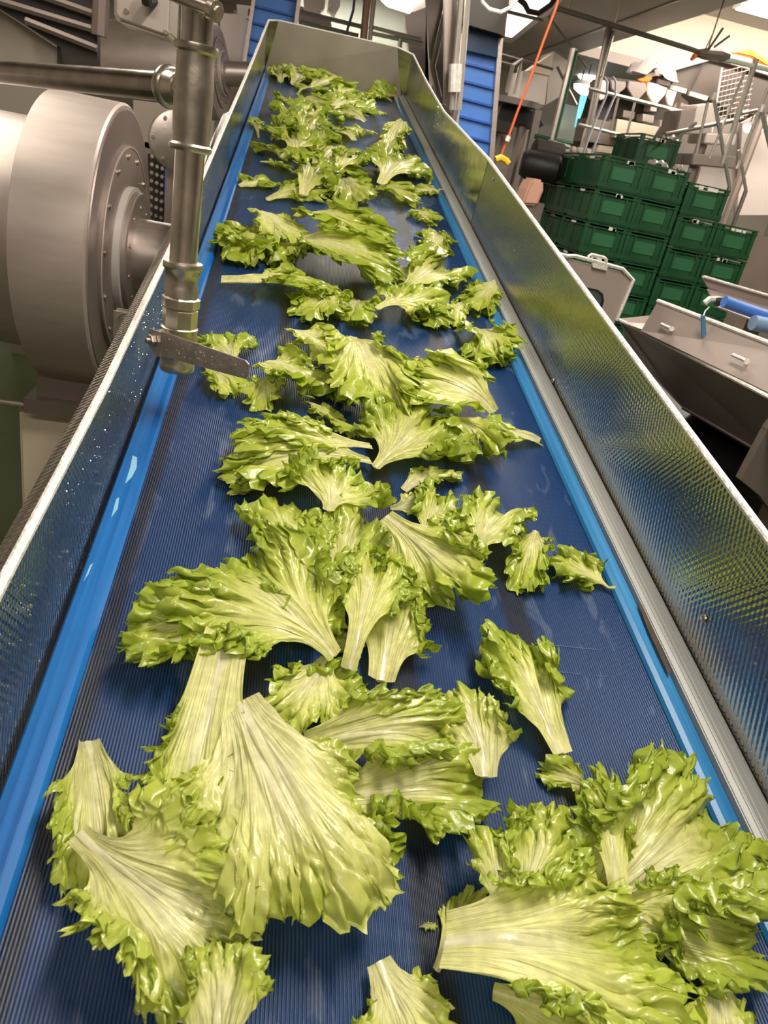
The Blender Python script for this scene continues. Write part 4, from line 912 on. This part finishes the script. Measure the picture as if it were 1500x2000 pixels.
def leaf(label,b,t,wpx,fan=1.5,frill=1.0,bend=.5,cup=.6,roll=0.,pale=0.,green=0.,w0=.16,hmax=.05,lift=.0,tear=.06,curl=.5,s0=0.,seed=None,q=1.0,fold=0.,skew=0.,K=0.,name='lettuce_leaf',cat='lettuce leaf'):
    leaf.n+=1; rg=np.random.default_rng(1000+(seed if seed is not None else leaf.n*7))
    B=belt_at(*b,lift=lift); T=belt_at(*t,lift=lift+.01); B[1]=min(B[1],4.60 if B[0]<.1 else 4.66); T[1]=min(T[1],4.72)
    d=T-B; L=float(np.linalg.norm(d)); d/=L
    far=np.clip((420-b[1])/300,0,1); far2=np.clip((720-b[1])/200,0,1); green=green+.12*far2; wpx=wpx*(1.12+.22*far+.12*far2-.24*np.clip((b[1]-1000)/500,0,1)); hmax=hmax*(1.2+.3*far); fan=fan+.8; frill=frill*1.25
    mid=(np.array(b)+np.array(t))/2; P=belt_at(*mid); wp=ORG+XD*P[0]+AD*P[1]; depth=-(CR.T@(wp-CAM))[2]
    W=wpx*depth/F; size=max(L,W)
    px=size/depth*F
    big=np.clip((px-150)/250,0,1); nt=int(np.clip(px*(1.35+.55*big),110,860)); ns=int(np.clip(px*.22,26,70))
    t_=np.linspace(-1,1,nt)[:,None]; s=(np.linspace(s0,1,ns)**.66)[None]
    lob=1+.15*n1(rg,t_,4.6)+.09*n1(rg,t_,12)+tear*1.1*np.minimum(0,n1(rg,t_,19,3))
    for _ in range(rg.integers(3,7)):
        tc_=rg.uniform(-.85,.85); lob=lob-rg.uniform(.08,.30)*np.exp(-((t_-tc_)/rg.uniform(.02,.045))**2)
    a=t_*fan+skew+rg.uniform(-.22,.22)*(1-t_**2); sideW=np.where(t_<0,rg.uniform(.82,1.1),rg.uniform(.82,1.1))
    yc=.56
    Mx=W/2*np.sign(np.sin(a))*np.abs(np.sin(a))**.85*lob*sideW; My=L*(yc+(1-yc)*np.where(np.cos(a)>0,np.cos(a),np.cos(a)*1.05)*lob)
    w0m=w0*W*.5
    Bx=t_*w0m; By=np.zeros_like(t_)-.01*L*(1-t_**2)
    K=K or .42
    Kx=t_*w0m*(1.35 if K<.5 else 1.0); Ky=L*K*(1-.35*np.abs(t_)**2)
    X_=Bx*(1-s)**2+2*Kx*s*(1-s)+Mx*s*s; Y_=By*(1-s)**2+2*Ky*s*(1-s)+My*s*s
    dx,dy=Mx-Kx,My-Ky; dl=np.hypot(dx,dy)+1e-6; dx/=dl; dy/=dl
    S=.5*(L+W)
    e=sm(.30,1,s); e2=sm(.60,.98,s)
    wv=1.2*n1(rg,t_,3.1)+.25*s*n1(rg,t_,9)
    f1,f2,f3,f4=9+3*rg.random(),(29+8*rg.random())*(1+.55*big),min(185.,.33*nt),min(430.,.66*nt)
    p1,p2,p3=rg.uniform(0,6.28,3)
    te=np.abs(n1(rg,t_,min(90,.3*nt),3))*.6+(1-np.abs(np.sin(f4*.42*t_+wv*2+p2)))**1.6*1.5*(.6+.5*n1(rg,t_,40))
    tw=te*sm(.84,1,s)**1.3*S*.046*min(1.4,frill+.25)
    A1=np.sin(f1*t_+p1+wv); ps0=1.6*n2(rg,t_,s,6,14); A2=np.sin(f2*t_+p2+2.2*wv+ps0); A3=np.sin(f3*t_+p3+3*wv+2*s+1.8*ps0); A4=np.sin(f4*t_+p1+4*wv-3*s)
    amp=.75+.45*n1(rg,t_,5); am3=.9+.5*n1(rg,t_,13); e2=sm(.58,.96,s); e3=sm(.74,.98,s); ps=2.6*n2(rg,t_,s,8,10)
    cz1=n2(rg,t_,s,min(130,.2*nt),26+20*big,4); cz2=n2(rg,t_,s,min(140,.22*nt),30+20*big,4); cz3=n2(rg,t_,s,min(120,.2*nt),28+16*big,4)
    fs_=1-.36*big; Z=frill*S*(.052*e**1.5*A1+fs_*(.058*e2*A2*amp+.036*e3*A3*am3+.016*e3**2*A4+.022*e2*cz1))
    # the ruffled margin also sways sideways and rolls over
    tx,ty=-dy,dx
    lat=fs_*frill*S*(.038*e2*np.cos(f2*t_+p2+2.2*wv+ps0)+.026*am3*e3*np.cos(f3*t_+p3+3*wv+1.2+1.8*ps0)+.012*e3**2*np.cos(f4*t_+p1+4*wv)+.014*e2*cz2)
    cr=fs_*S*curl*frill*(e3**1.2*(.06+.06*n1(rg,t_,6))+.03*e2*cz3)
    X_=X_+dx*(tw-cr)+tx*lat; Y_=Y_+dy*(tw-cr)+ty*lat; Z=Z+np.abs(cr)*.9*(.3+n1(rg,t_,7))
    # blisters and vein relief
    mid_=sm(.05,.35,s)
    Z=Z+S*(.018*n2(rg,t_,s,9,8)*mid_+.008*n2(rg,t_,s,30,13)*mid_*(1-.3*s)+.0022*n2(rg,t_,s,75,9)*(1-.5*s))
    Z=Z+S*.016*np.exp(-(t_/.10)**2)*(1-s)**.6*(-1)+S*.03*(t_**2)*(1-s)*w0*3
    if fold:
        k=np.tanh((X_-skew*.1*W)/(.06*W)); Z=Z+fold*np.abs(X_)*.9*sm(.1,.5,s); X_=X_*(1-.45*abs(fold)*sm(.1,.5,s))
    def bendmap(u,kf,lo,hi):
        g=np.linspace(lo,hi,400); th=kf(g); th=th-np.interp(0,g,th)*0
        c=np.concatenate([[0],np.cumsum(np.cos((th[1:]+th[:-1])/2)*np.diff(g))]); sn=np.concatenate([[0],np.cumsum(np.sin((th[1:]+th[:-1])/2)*np.diff(g))])
        z0c=np.interp(0,g,c); z0s=np.interp(0,g,sn)
        return np.interp(u,g,c)-z0c, np.interp(u,g,sn)-z0s, np.interp(u,g,th)
    ph=rg.uniform(0,6.28)
    kx=lambda g: cup*2*g/W+.35*np.sin(g/W*7+ph)
    ky=lambda g: bend*(.9-1.9*np.clip(g/L,-.2,1.3))+.18*np.sin(g/L*6+ph)
    cx,cz,th=bendmap(X_,kx,-W,W); X2=cx-np.sin(th)*Z; Z2=cz+np.cos(th)*Z
    cy,cz,th=bendmap(Y_,ky,-.4*L,1.5*L); Y3=cy-np.sin(th)*Z2; Z3=cz+np.cos(th)*Z2
    tws=rg.uniform(-.55,.55)*(1 if px<260 else .5); an_=tws*(Y_/L)+roll+rg.uniform(-.28,.28)*(1 if px<260 else .5)
    X3=X2*np.cos(an_)-Z3*np.sin(an_); Z3=X2*np.sin(an_)+Z3*np.cos(an_)
    X4,Z4=X3,Z3
    # keep the stem-to-tip extent on the belt equal to L
    it=nt//2; y1=Y3[it,-1]; y0=Y3[it,0]; x1=X4[it,-1]; x0=X4[it,0]
    ang=math.atan2(x1-x0,y1-y0); sc=L/max(.3*L,math.hypot(x1-x0,y1-y0)); sc=min(sc,1.6)
    xr=(X4-x0)*math.cos(ang)-(Y3-y0)*math.sin(ang); yr=(X4-x0)*math.sin(ang)+(Y3-y0)*math.cos(ang)
    X5,Y5=xr*min(sc,1.15),yr*sc
    Z5=Z4-np.percentile(Z4,4); Z5=np.where(Z5<0,Z5*.15,Z5); Z5=Z5-Z5.min(); Z5=hmax*(1-np.exp(-Z5/hmax))+.0015+lift
    # into belt coordinates
    c=B[0]+X5*d[1]+Y5*d[0]; al=B[1]-X5*d[0]+Y5*d[1]
    top_=4.735; Z5=np.where(al>top_,Z5+(al-top_)*.8,Z5); al=np.where(al>top_,top_+.02*(1-np.exp(-(al-top_)/.05)),al)
    c=np.where(c>.400,.400-.02*(1-np.exp(-(c-.400)/.05)),c); c=np.where(c<-.380,-.380+.02*(1-np.exp((c+.380)/.05)),c)
    edge_lift=np.where(np.abs(c)>.345,.022*sm(.345,.36,np.abs(c)),0); Z5=np.maximum(Z5,edge_lift+.004*(edge_lift>0))
    loc=np.array([B[0],B[1],lift])
    co=np.stack([c-loc[0],al-loc[1],Z5-loc[2]],-1).reshape(-1,3)
    # colours: cream heart to green frill, the leaf's own pigment
    g=sm(.33,1.08,s+.10*n2(rg,t_,s,6,5)+.09*np.abs(t_)-.26*pale+.16*green)
    ribw=np.exp(-(t_/.16)**2)*(1-sm(.35,.85,s))
    colr=(C_CREAM*(1-sm(0,.45,g))[...,None]+C_PALE*(sm(0,.45,g)-sm(.45,.8,g))[...,None]+C_MID*(sm(.45,.8,g)-.75*sm(.8,1,g)*(1-.5*pale))[...,None]+C_EDGE*(.75*sm(.8,1,g)*(1-.5*pale))[...,None])
    wh=np.clip(ribw*(.35+.5*min(1,pale+w0))+ .5*pale*(1-sm(.2,.7,s)),0,1)[...,None]; colr=colr*(1-wh)+C_WHITE*wh
    colr=colr*(1+.07*n2(rg,t_,s,40,6))[...,None]*(1+.05*rg.uniform(-1,1))
    cols=np.concatenate([np.clip(colr,0,1).reshape(-1,3),np.ones((nt*ns,1))],1)
    i,j=np.meshgrid(np.arange(nt-1),np.arange(ns-1),indexing='ij'); v0=(i*ns+j).ravel()
    fc=np.stack([v0,v0+ns,v0+ns+1,v0+1],1).astype(np.int32)
    me=bpy.data.meshes.new(name); me.vertices.add(nt*ns); me.vertices.foreach_set('co',co.astype(np.float32).ravel())
    nf=len(fc); me.loops.add(nf*4); me.loops.foreach_set('vertex_index',fc.ravel()); me.polygons.add(nf)
    me.polygons.foreach_set('loop_start',np.arange(0,nf*4,4,dtype=np.int32)); me.polygons.foreach_set('use_smooth',np.ones(nf,bool))
    me.update(calc_edges=True)
    uv=me.uv_layers.new(name='UVMap'); uvv=np.stack([np.broadcast_to((t_+1)/2+leaf.n*.37,(nt,ns)),np.broadcast_to(s,(nt,ns))],-1).reshape(-1,2)
    uv.data.foreach_set('uv',uvv[fc.ravel()].astype(np.float32).ravel())
    ca=me.color_attributes.new('Col','FLOAT_COLOR','POINT'); ca.data.foreach_set('color',cols.astype(np.float32).ravel())
    me.materials.append(LEAF)
    o=bpy.data.objects.new(name,me); col.objects.link(o); o.matrix_world=BELT@Matrix.Translation(Vector(loc))
    tag(o,label,cat,leafgroup if cat=='lettuce leaf' else 'small lettuce scraps on the belt')
    # fleshy midrib under the blade, a part of the leaf
    if px>130 and cat=='lettuce leaf':
        Pm=co.reshape(nt,ns,3); m=int(ns*.72); step=max(1,m//16); idx=list(range(0,m,step)); k=8; vs=[]; fs=[]
        hw=w0m*min(1.15,sc); 
        l_=Pm[int(nt*.5)-max(2,nt//40)]; r_=Pm[int(nt*.5)+max(2,nt//40)]
        for n_,ii in enumerate(idx):
            c0=Pm[it,ii]; ax=r_[ii]-l_[ii]; ax/=np.linalg.norm(ax)+1e-9
            fw=Pm[it,min(ii+2,ns-1)]-Pm[it,max(ii-2,0)]; fw/=np.linalg.norm(fw)+1e-9; nn_=np.cross(ax,fw)
            if nn_[2]<0: nn_=-nn_
            f_=(1-n_/(len(idx)-.5))**.8; wd=hw*.34*f_*f_+.0004; th_=min(.0035,hw*.2)*f_*f_+.0002
            for z in range(k):
                an=2*math.pi*z/k; vs.append(c0+ax*math.cos(an)*wd+nn_*(math.sin(an)*th_+.0002))
        n_=len(idx)
        for i_ in range(n_-1):
            for z in range(k): fs.append((i_*k+z,i_*k+(z+1)%k,(i_+1)*k+(z+1)%k,(i_+1)*k+z))
        fs.append(tuple(range(k-1,-1,-1))); fs.append(tuple(range((n_-1)*k,n_*k)))
        r=MB().add(vs,fs).build('midrib',LEAF,smooth=True); r.parent=o
        rc=np.repeat(np.linspace(0,1,n_),k)[:,None]; rc=np.concatenate([C_WHITE*.95*(1-rc)+np.clip(colr[it,int(m*.8)],0,1)*rc,np.ones((n_*k,1))],1)
        ra=r.data.color_attributes.new('Col','FLOAT_COLOR','POINT'); ra.data.foreach_set('color',rc.astype(np.float32).ravel())
    return o
leaf.n=0
def scrapleaf(label,b,t,w,**k): return leaf(label,b,t,w,name='lettuce_scrap',cat='lettuce scrap',**k)

# far end of the belt
leaf('small curly leaf in the far left corner against the end plate',(548,168),(548,122),42,green=.1,hmax=.08,frill=1.2)
leaf('pale leaf second from the left in the row against the end plate',(572,170),(600,135),60,hmax=.07,frill=1.2)
leaf('dark curly leaf tip at the top of the farthest row',(600,150),(606,124),50,green=.8,hmax=.07,frill=1.3)
leaf('green leaf in the middle of the farthest row by the end plate',(610,172),(655,142),62,green=.3,hmax=.06,frill=1.2)
leaf('dark green curly leaf at the far right corner by the end plate',(762,172),(720,170),46,green=1.,hmax=.06,frill=1.3)
leaf('pale leaf in front of the dark one at the far right corner',(764,200),(712,184),44,pale=.2,hmax=.05)
leaf('frilly green leaf joining the far row to the second one',(650,190),(700,188),52,green=.2,hmax=.05,frill=1.2)
leaf('flat leaf below the farthest row, centre left',(585,185),(640,178),40,green=.4,hmax=.04)
leaf('dark curly bunch leaf at the left end of the second far row',(565,208),(535,196),48,green=.8,hmax=.07,frill=1.3)
leaf('pale streaked leaf in the second far row above the big heap',(590,196),(640,214),52,pale=.3,hmax=.05)
leaf('green leaf in the second far row, right part',(640,222),(705,205),62,green=.3,hmax=.06,frill=1.2)
leaf('long leaf with pale stem pointing right in the second far row',(712,240),(655,218),48,pale=.2,hmax=.05)
leaf('curly leaf at the right end of the second far row',(690,208),(728,216),44,green=.3,hmax=.05,frill=1.2)
scrapleaf('tiny pale scrap lying alone right of the second far row',(752,222),(736,218),16,pale=.3,hmax=.02)
leaf('leaf at the top left of the far central heap',(590,250),(550,222),70,green=.3,hmax=.09,frill=1.2)
leaf('frilly leaf at the top right of the far central heap',(590,250),(630,225),70,green=.3,hmax=.09,frill=1.3)
leaf('pale upright leaf in the middle of the far central heap',(575,285),(585,232),60,pale=.3,hmax=.11,lift=.02)
leaf('pale leaf at the left edge of the far central heap',(552,274),(528,246),44,pale=.4,hmax=.05)
leaf('curly dark leaf at the core of the far central heap',(600,300),(620,250),80,green=.6,hmax=.12,frill=1.3,lift=.02)
leaf('green leaf in front at the foot of the far central heap',(570,320),(590,268),80,green=.3,hmax=.11,frill=1.3,lift=.02)
leaf('leaf at the right flank of the far central heap',(690,282),(640,252),56,pale=.1,hmax=.06)
leaf('leaf with white stem end pointing right from the far central heap',(736,266),(672,254),34,pale=.3,hmax=.04)
leaf('narrow leaf standing on the left blue skirt far up',(506,272),(499,238),16,pale=.2,hmax=.04)
# third group, y 285-410
leaf('arched pale-green leaf at the left of the third heap',(550,314),(500,296),48,hmax=.07,bend=.9)
leaf('smooth pale leaf lying flat left of the third heap',(508,322),(572,330),34,pale=.3,hmax=.04)
leaf('curly leaf at the bottom left of the third heap by the skirt',(468,368),(530,358),52,hmax=.06,frill=1.2)
leaf('leaf with cream stem stretching left at the front of the third heap',(520,394),(640,368),50,pale=.2,hmax=.06)
leaf('bright curly leaf at the centre of the third heap',(590,385),(600,318),90,green=.3,hmax=.11,frill=1.3,lift=.02)
leaf('pale crumpled leaf in the upper middle of the third heap',(610,330),(665,300),60,pale=.3,hmax=.08,lift=.01)
leaf('dark leaf top right of centre in the third heap',(655,345),(700,306),66,green=.7,hmax=.09,frill=1.2,lift=.01)
leaf('frilly leaf in the middle right of the third heap',(630,330),(710,352),60,green=.3,hmax=.07,frill=1.2)
leaf('pale fan leaf facing the camera at the front of the third heap',(672,352),(686,400),92,pale=.4,hmax=.08,fan=1.3)
leaf('tall cream leaf standing up at the right of the third heap',(790,254),(756,318),38,pale=.5,hmax=.12,bend=.4,fan=.9,frill=.6)
leaf('leaf with shaded green hollow at the right of the third heap',(744,374),(780,318),88,green=.5,hmax=.11,cup=-1.,lift=.01)
leaf('long pale-rimmed leaf at the lower right of the third heap',(722,372),(818,396),66,pale=.1,hmax=.06)
leaf('small arched leaf near the right skirt in the third heap',(838,362),(795,330),34,pale=.1,hmax=.06,bend=1.)
leaf('leaf with cream stem crossing the right blue skirt',(864,384),(800,370),36,pale=.4,hmax=.04)
leaf('small curly leaf alone below the third heap on the right',(800,414),(850,438),44,hmax=.05,frill=1.3)
leaf('little round curled leaf alone near the right skirt',(858,462),(858,498),46,green=.3,hmax=.04,frill=1.4,fan=2.3)
# fourth group, y 410-650
leaf('curly dark-edged leaf at the left end of the fourth heap',(545,500),(425,470),125,green=.5,hmax=.09,frill=1.3)
leaf('leaf hugging the left wall at the fourth heap, lower part',(520,470),(430,505),90,green=.3,hmax=.06,frill=1.2)
leaf('long cream leaf slanting across the top of the fourth heap',(492,420),(600,482),70,pale=.7,hmax=.09,lift=.03,bend=.6,frill=.7,w0=.3)
leaf('dark frilly leaf under the middle of the fourth heap',(600,480),(560,525),110,green=.6,hmax=.08,frill=1.3)
leaf('big green leaf on top of the fourth heap, upper right',(586,430),(738,500),110,green=.4,hmax=.10,frill=1.2,lift=.03,bend=.9)
leaf('pale rimmed leaf facing front on the fourth heap',(575,478),(745,535),105,green=.2,hmax=.10,lift=.04,bend=.9,w0=.25)
leaf('long leaf with a cut pale stem end pointing left below the fourth heap',(432,553),(640,585),105,pale=.1,hmax=.06,fan=1.1,w0=.24,K=.55,lift=.01)
leaf('frilly leaf curling at the bottom of the fourth heap',(650,575),(610,632),95,hmax=.06,frill=1.2)
leaf('flat frilly fringe leaf at the lower centre of the fourth heap',(700,590),(680,628),110,green=.3,hmax=.05,frill=1.3)
leaf('cream folded leaf in the gap right of the fourth heap',(752,522),(835,575),64,pale=.5,hmax=.07,w0=.3)
leaf('tall curly leaf at the back right of the fourth heap',(790,575),(845,520),100,green=.3,hmax=.11,frill=1.3,lift=.01)
leaf('leaf with a sharp pale stem pointing left at the right of the fourth heap',(735,616),(880,585),130,green=.1,hmax=.08,w0=.12,K=.5,lift=.02)
leaf('frilly dark leaf under the right end of the fourth heap',(800,600),(860,640),90,green=.6,hmax=.06,frill=1.3)
leaf('leaf with cream end lying over the right blue skirt',(968,565),(905,605),78,green=.2,hmax=.05,frill=1.2)
leaf('small pale torn leaf at the lower right of the fourth heap',(905,590),(892,632),34,pale=.4,hmax=.04)
leaf('separate curly leaf with raised cream stem near the right skirt',(934,645),(962,712),115,green=.2,hmax=.06,frill=1.3,w0=.1)
scrapleaf('tiny white scrap in the middle of the belt, upper one',(745,648),(745,662),12,pale=1.,hmax=.01)
scrapleaf('tiny white scrap in the middle of the belt, lower one',(753,682),(770,680),14,pale=1.,hmax=.012)
# fifth group, y 640-920
leaf('curly green leaf top behind the lever handle',(455,720),(438,655),95,green=.4,hmax=.07,frill=1.3)
leaf('pale leaf hanging below the lever handle',(400,715),(458,770),80,pale=.3,hmax=.04,fan=1.1)
leaf('cream pointed leaf at the back of the fifth heap',(562,652),(660,700),80,pale=.6,hmax=.07,w0=.25,lift=.01)
leaf('curled green leaf right of the lever handle tip',(498,725),(640,750),150,green=.2,hmax=.10,frill=1.2,lift=.02,bend=.8)
leaf('small frilly leaf sticking out below right of the lever handle',(520,745),(510,795),70,hmax=.04)
leaf('cream-backed leaf with green hem in the middle of the fifth heap',(684,665),(738,815),140,pale=.3,hmax=.09,frill=1.2,lift=.02,w0=.14)
leaf('dark frilly leaf under the fifth heap',(640,730),(700,790),110,green=.6,hmax=.06,frill=1.3)
leaf('broad leaf with cream ridge slanting to the right of the fifth heap',(960,812),(800,735),160,pale=.2,hmax=.09,bend=.9,lift=.02,w0=.14)
leaf('frilly green leaf hanging below the cream ridge on the right',(880,815),(925,905),150,green=.1,hmax=.08,frill=1.2,lift=.01)
leaf('short torn cream leaf stem pointing right toward the skirt',(1053,868),(955,855),46,pale=.5,hmax=.03,fan=.9,w0=.5)
leaf('upright fan leaf with green veins in the centre of the belt',(732,918),(838,810),185,green=.4,hmax=.11,w0=.08,lift=.02)
leaf('narrow twisted leaf lying above the left pair',(590,790),(692,852),50,green=.1,hmax=.04)
leaf('upper leaf of the pair pointing left with a curly green knot',(724,878),(468,845),105,pale=.1,green=.1,hmax=.08,lift=.02,w0=.2,fan=1.2)
leaf('lower leaf of the pair pointing left, broad and cream',(722,906),(452,930),140,pale=.2,hmax=.07,lift=.01,w0=.14)
# sixth group, y 900-1340
leaf('V shaped green leaf below the left-pointing pair',(640,1006),(670,918),185,green=.35,hmax=.08,w0=.10,lift=.03,cup=1.2)
leaf('small cream leaf base right of the V shaped leaf',(792,965),(895,925),66,pale=.4,hmax=.06,w0=.4)
leaf('pale blunt leaf piece between the centre heaps',(762,995),(850,975),55,pale=.7,hmax=.04,frill=.5)
leaf('grey-green leaf arching left beside the V shaped leaf',(565,1112),(535,980),165,green=.35,pale=.15,hmax=.08,bend=.8,lift=.01)
leaf('frilled leaf below the V shaped leaf at the centre',(655,1165),(690,1010),165,green=.25,hmax=.08,frill=1.2)
leaf('dark curly leaf behind the centre right heap',(830,1060),(860,960),110,green=.6,hmax=.09,frill=1.2,lift=.01)
leaf('dark green leaf standing in the centre right heap',(840,1010),(925,1085),130,green=.6,hmax=.09,lift=.02)  # deeper green leaf colour
leaf('small dark fan leaf peeking out right of the centre right heap',(910,1052),(940,1008),72,green=.6,hmax=.06)
leaf('leaf with pale stem ending in a tight bright curly head',(748,1035),(908,1165),165,K=.55,green=.1,hmax=.11,frill=1.4,lift=.03,w0=.18)
leaf('narrow pale-ribbed leaf standing left of the long wrinkled one',(682,1312),(742,1085),115,green=.1,hmax=.07,lift=.03,w0=.24,K=.6,fan=1.2)
leaf('long wrinkled green leaf below the centre heap, pale at its lower end',(742,1335),(800,1100),175,green=.3,hmax=.06,lift=.01,w0=.3)
leaf('arched leaf bridging right of the centre right heap',(925,1085),(1030,1018),120,green=.15,hmax=.10,bend=1.2,lift=.01)
leaf('narrow hanging strip leaf under the arch on the right',(1045,1040),(1030,1155),68,green=.1,hmax=.05)
leaf('curly leaf with a small spur touching the right blue skirt',(1195,1160),(1078,1085),115,green=.3,hmax=.08,frill=1.3,w0=.06)
# seventh group
leaf('dark shaded leaf under the big left fan leaf',(590,1405),(690,1320),190,green=.7,hmax=.05)
leaf('large deeply frilled fan leaf with a white stem end on the left centre',(648,1290),(440,1092),385,green=.35,hmax=.12,w0=.10,lift=.03,frill=1.25,fan=1.6,bend=.8)
leaf('left arm leaf of the frilled fan, curling toward the blue skirt',(455,1245),(245,1228),165,green=.3,hmax=.09,frill=1.2,w0=.3,lift=.03)
leaf('frilly leaf right part of the big left fan',(580,1260),(610,1150),170,green=.3,hmax=.09,frill=1.3,lift=.02)
leaf('pale torn leaf hanging in front of the big left fan',(640,1290),(560,1400),170,pale=.3,hmax=.06,lift=.02,frill=.9)
leaf('tall smooth ribbed leaf stalk arching down in front of the left fan',(445,1238),(362,1590),138,green=.15,pale=.1,hmax=.08,bend=.8,lift=.04,w0=.58,fan=.9,frill=1.1,K=.85,seed=77)
leaf('small frilly leaf at the left side of the tall stalk',(420,1390),(340,1415),100,green=.3,hmax=.04)
leaf('cream stub leaf between the fan and the narrow ribbed leaf',(700,1290),(668,1225),70,pale=.6,hmax=.04)
leaf('green leaf lying behind the big pale leaf, pointing right',(600,1455),(905,1440),185,green=.35,pale=.1,hmax=.09,w0=.3,lift=.02,bend=.7)
leaf('frilled leaf right of the big pale leaf, its hem facing right',(650,1560),(940,1565),210,green=.2,hmax=.09,lift=.01,w0=.3,frill=1.2)
leaf('dark curly hem leaf under the right side of the big pale leaf',(640,1580),(730,1720),230,green=.45,hmax=.07,frill=1.35)
leaf('biggest leaf, broad and cream white, in the lower centre',(470,1380),(640,1765),335,pale=.8,hmax=.10,w0=.22,lift=.06,frill=.9,bend=.8,cup=-.5,q=1.2)
scrapleaf('small pale scrap alone on the belt between the two large heaps',(735,1345),(762,1408),34,pale=.4,hmax=.02)
leaf('pale front leaf of the right pair, hanging to a blunt point',(945,1522),(925,1345),165,pale=.45,hmax=.07,w0=.3,lift=.03,fan=1.2)
leaf('green rear leaf of the right pair with a curly raised top',(1090,1478),(975,1235),190,green=.3,hmax=.11,w0=.35,lift=.01,frill=1.2,fan=1.2)
scrapleaf('curled green sprig just left of the upright lower right leaf',(1150,1545),(1062,1500),80,green=.3,hmax=.06,frill=1.3)
leaf('wide bright leaf fanning toward the lower right skirt',(1140,1790),(1420,1620),410,green=.1,hmax=.12,w0=.12,lift=.01,frill=1.2,fan=1.75,q=1.2,bend=.6)
leaf('upright folded green leaf at the left side of the wide bright one',(1200,1745),(1175,1500),120,green=.25,hmax=.10,lift=.04,w0=.35)
leaf('leaf lower end of the wide bright one reaching the skirt',(1160,1780),(1470,1835),190,green=.2,hmax=.06,lift=.02,w0=.3)
leaf('leaf curling up with a crinkled green crown in the lower right heap',(1010,1790),(1065,1580),190,green=.35,hmax=.13,frill=1.35,lift=.03,w0=.2)
leaf('pale cupped leaf beside the crinkled green crown',(975,1800),(950,1620),100,pale=.2,hmax=.12,lift=.04,w0=.4,fan=1.1)
leaf('slender pale stem leaf curving left under the lower right heap',(850,1900),(930,1720),100,pale=.7,hmax=.05,frill=.5,fan=.9)
leaf('large green leaf with a pale rounded base along the lower right edge',(868,1850),(1310,1880),330,green=.1,pale=.2,hmax=.11,w0=.35,lift=.04,q=1.2,bend=.6)
leaf('frilly underside leaf below the large lower right one',(960,1940),(1180,1990),200,green=.4,hmax=.05)
leaf('pale pointed leaf cut by the bottom edge at the right',(1395,1878),(1365,2060),160,pale=.45,hmax=.05,w0=.2,lift=.02)
leaf('pale leaf cut by the bottom edge in the middle',(738,1882),(820,2070),180,pale=.5,hmax=.06,w0=.3,lift=.01)
leaf('pale green leaf with a wide stem end near the left skirt',(172,1455),(222,1785),170,pale=.35,hmax=.07,w0=.3,fan=1.15)
leaf('leaf with a long thick white rib starting near the left skirt',(155,1632),(455,1872),325,pale=.62,hmax=.10,w0=.15,K=.60,lift=.04,fan=1.5,q=1.2,bend=.6)
leaf('frilly lower hem leaf under the white ribbed one',(330,1740),(300,1960),150,green=.1,pale=.1,hmax=.05)
leaf('bright yellow-green leaf at the bottom edge left of centre',(425,2060),(432,1835),180,pale=.35,green=.2,hmax=.10,lift=.07,w0=.4,fan=1.1)
scrapleaf('tiny stringy scrap left of the white ribbed leaf',(228,1880),(292,1862),14,pale=.4,hmax=.012)
scrapleaf('tiny stringy scrap left of the lower right heap',(818,1812),(858,1800),16,pale=.6,hmax=.012)
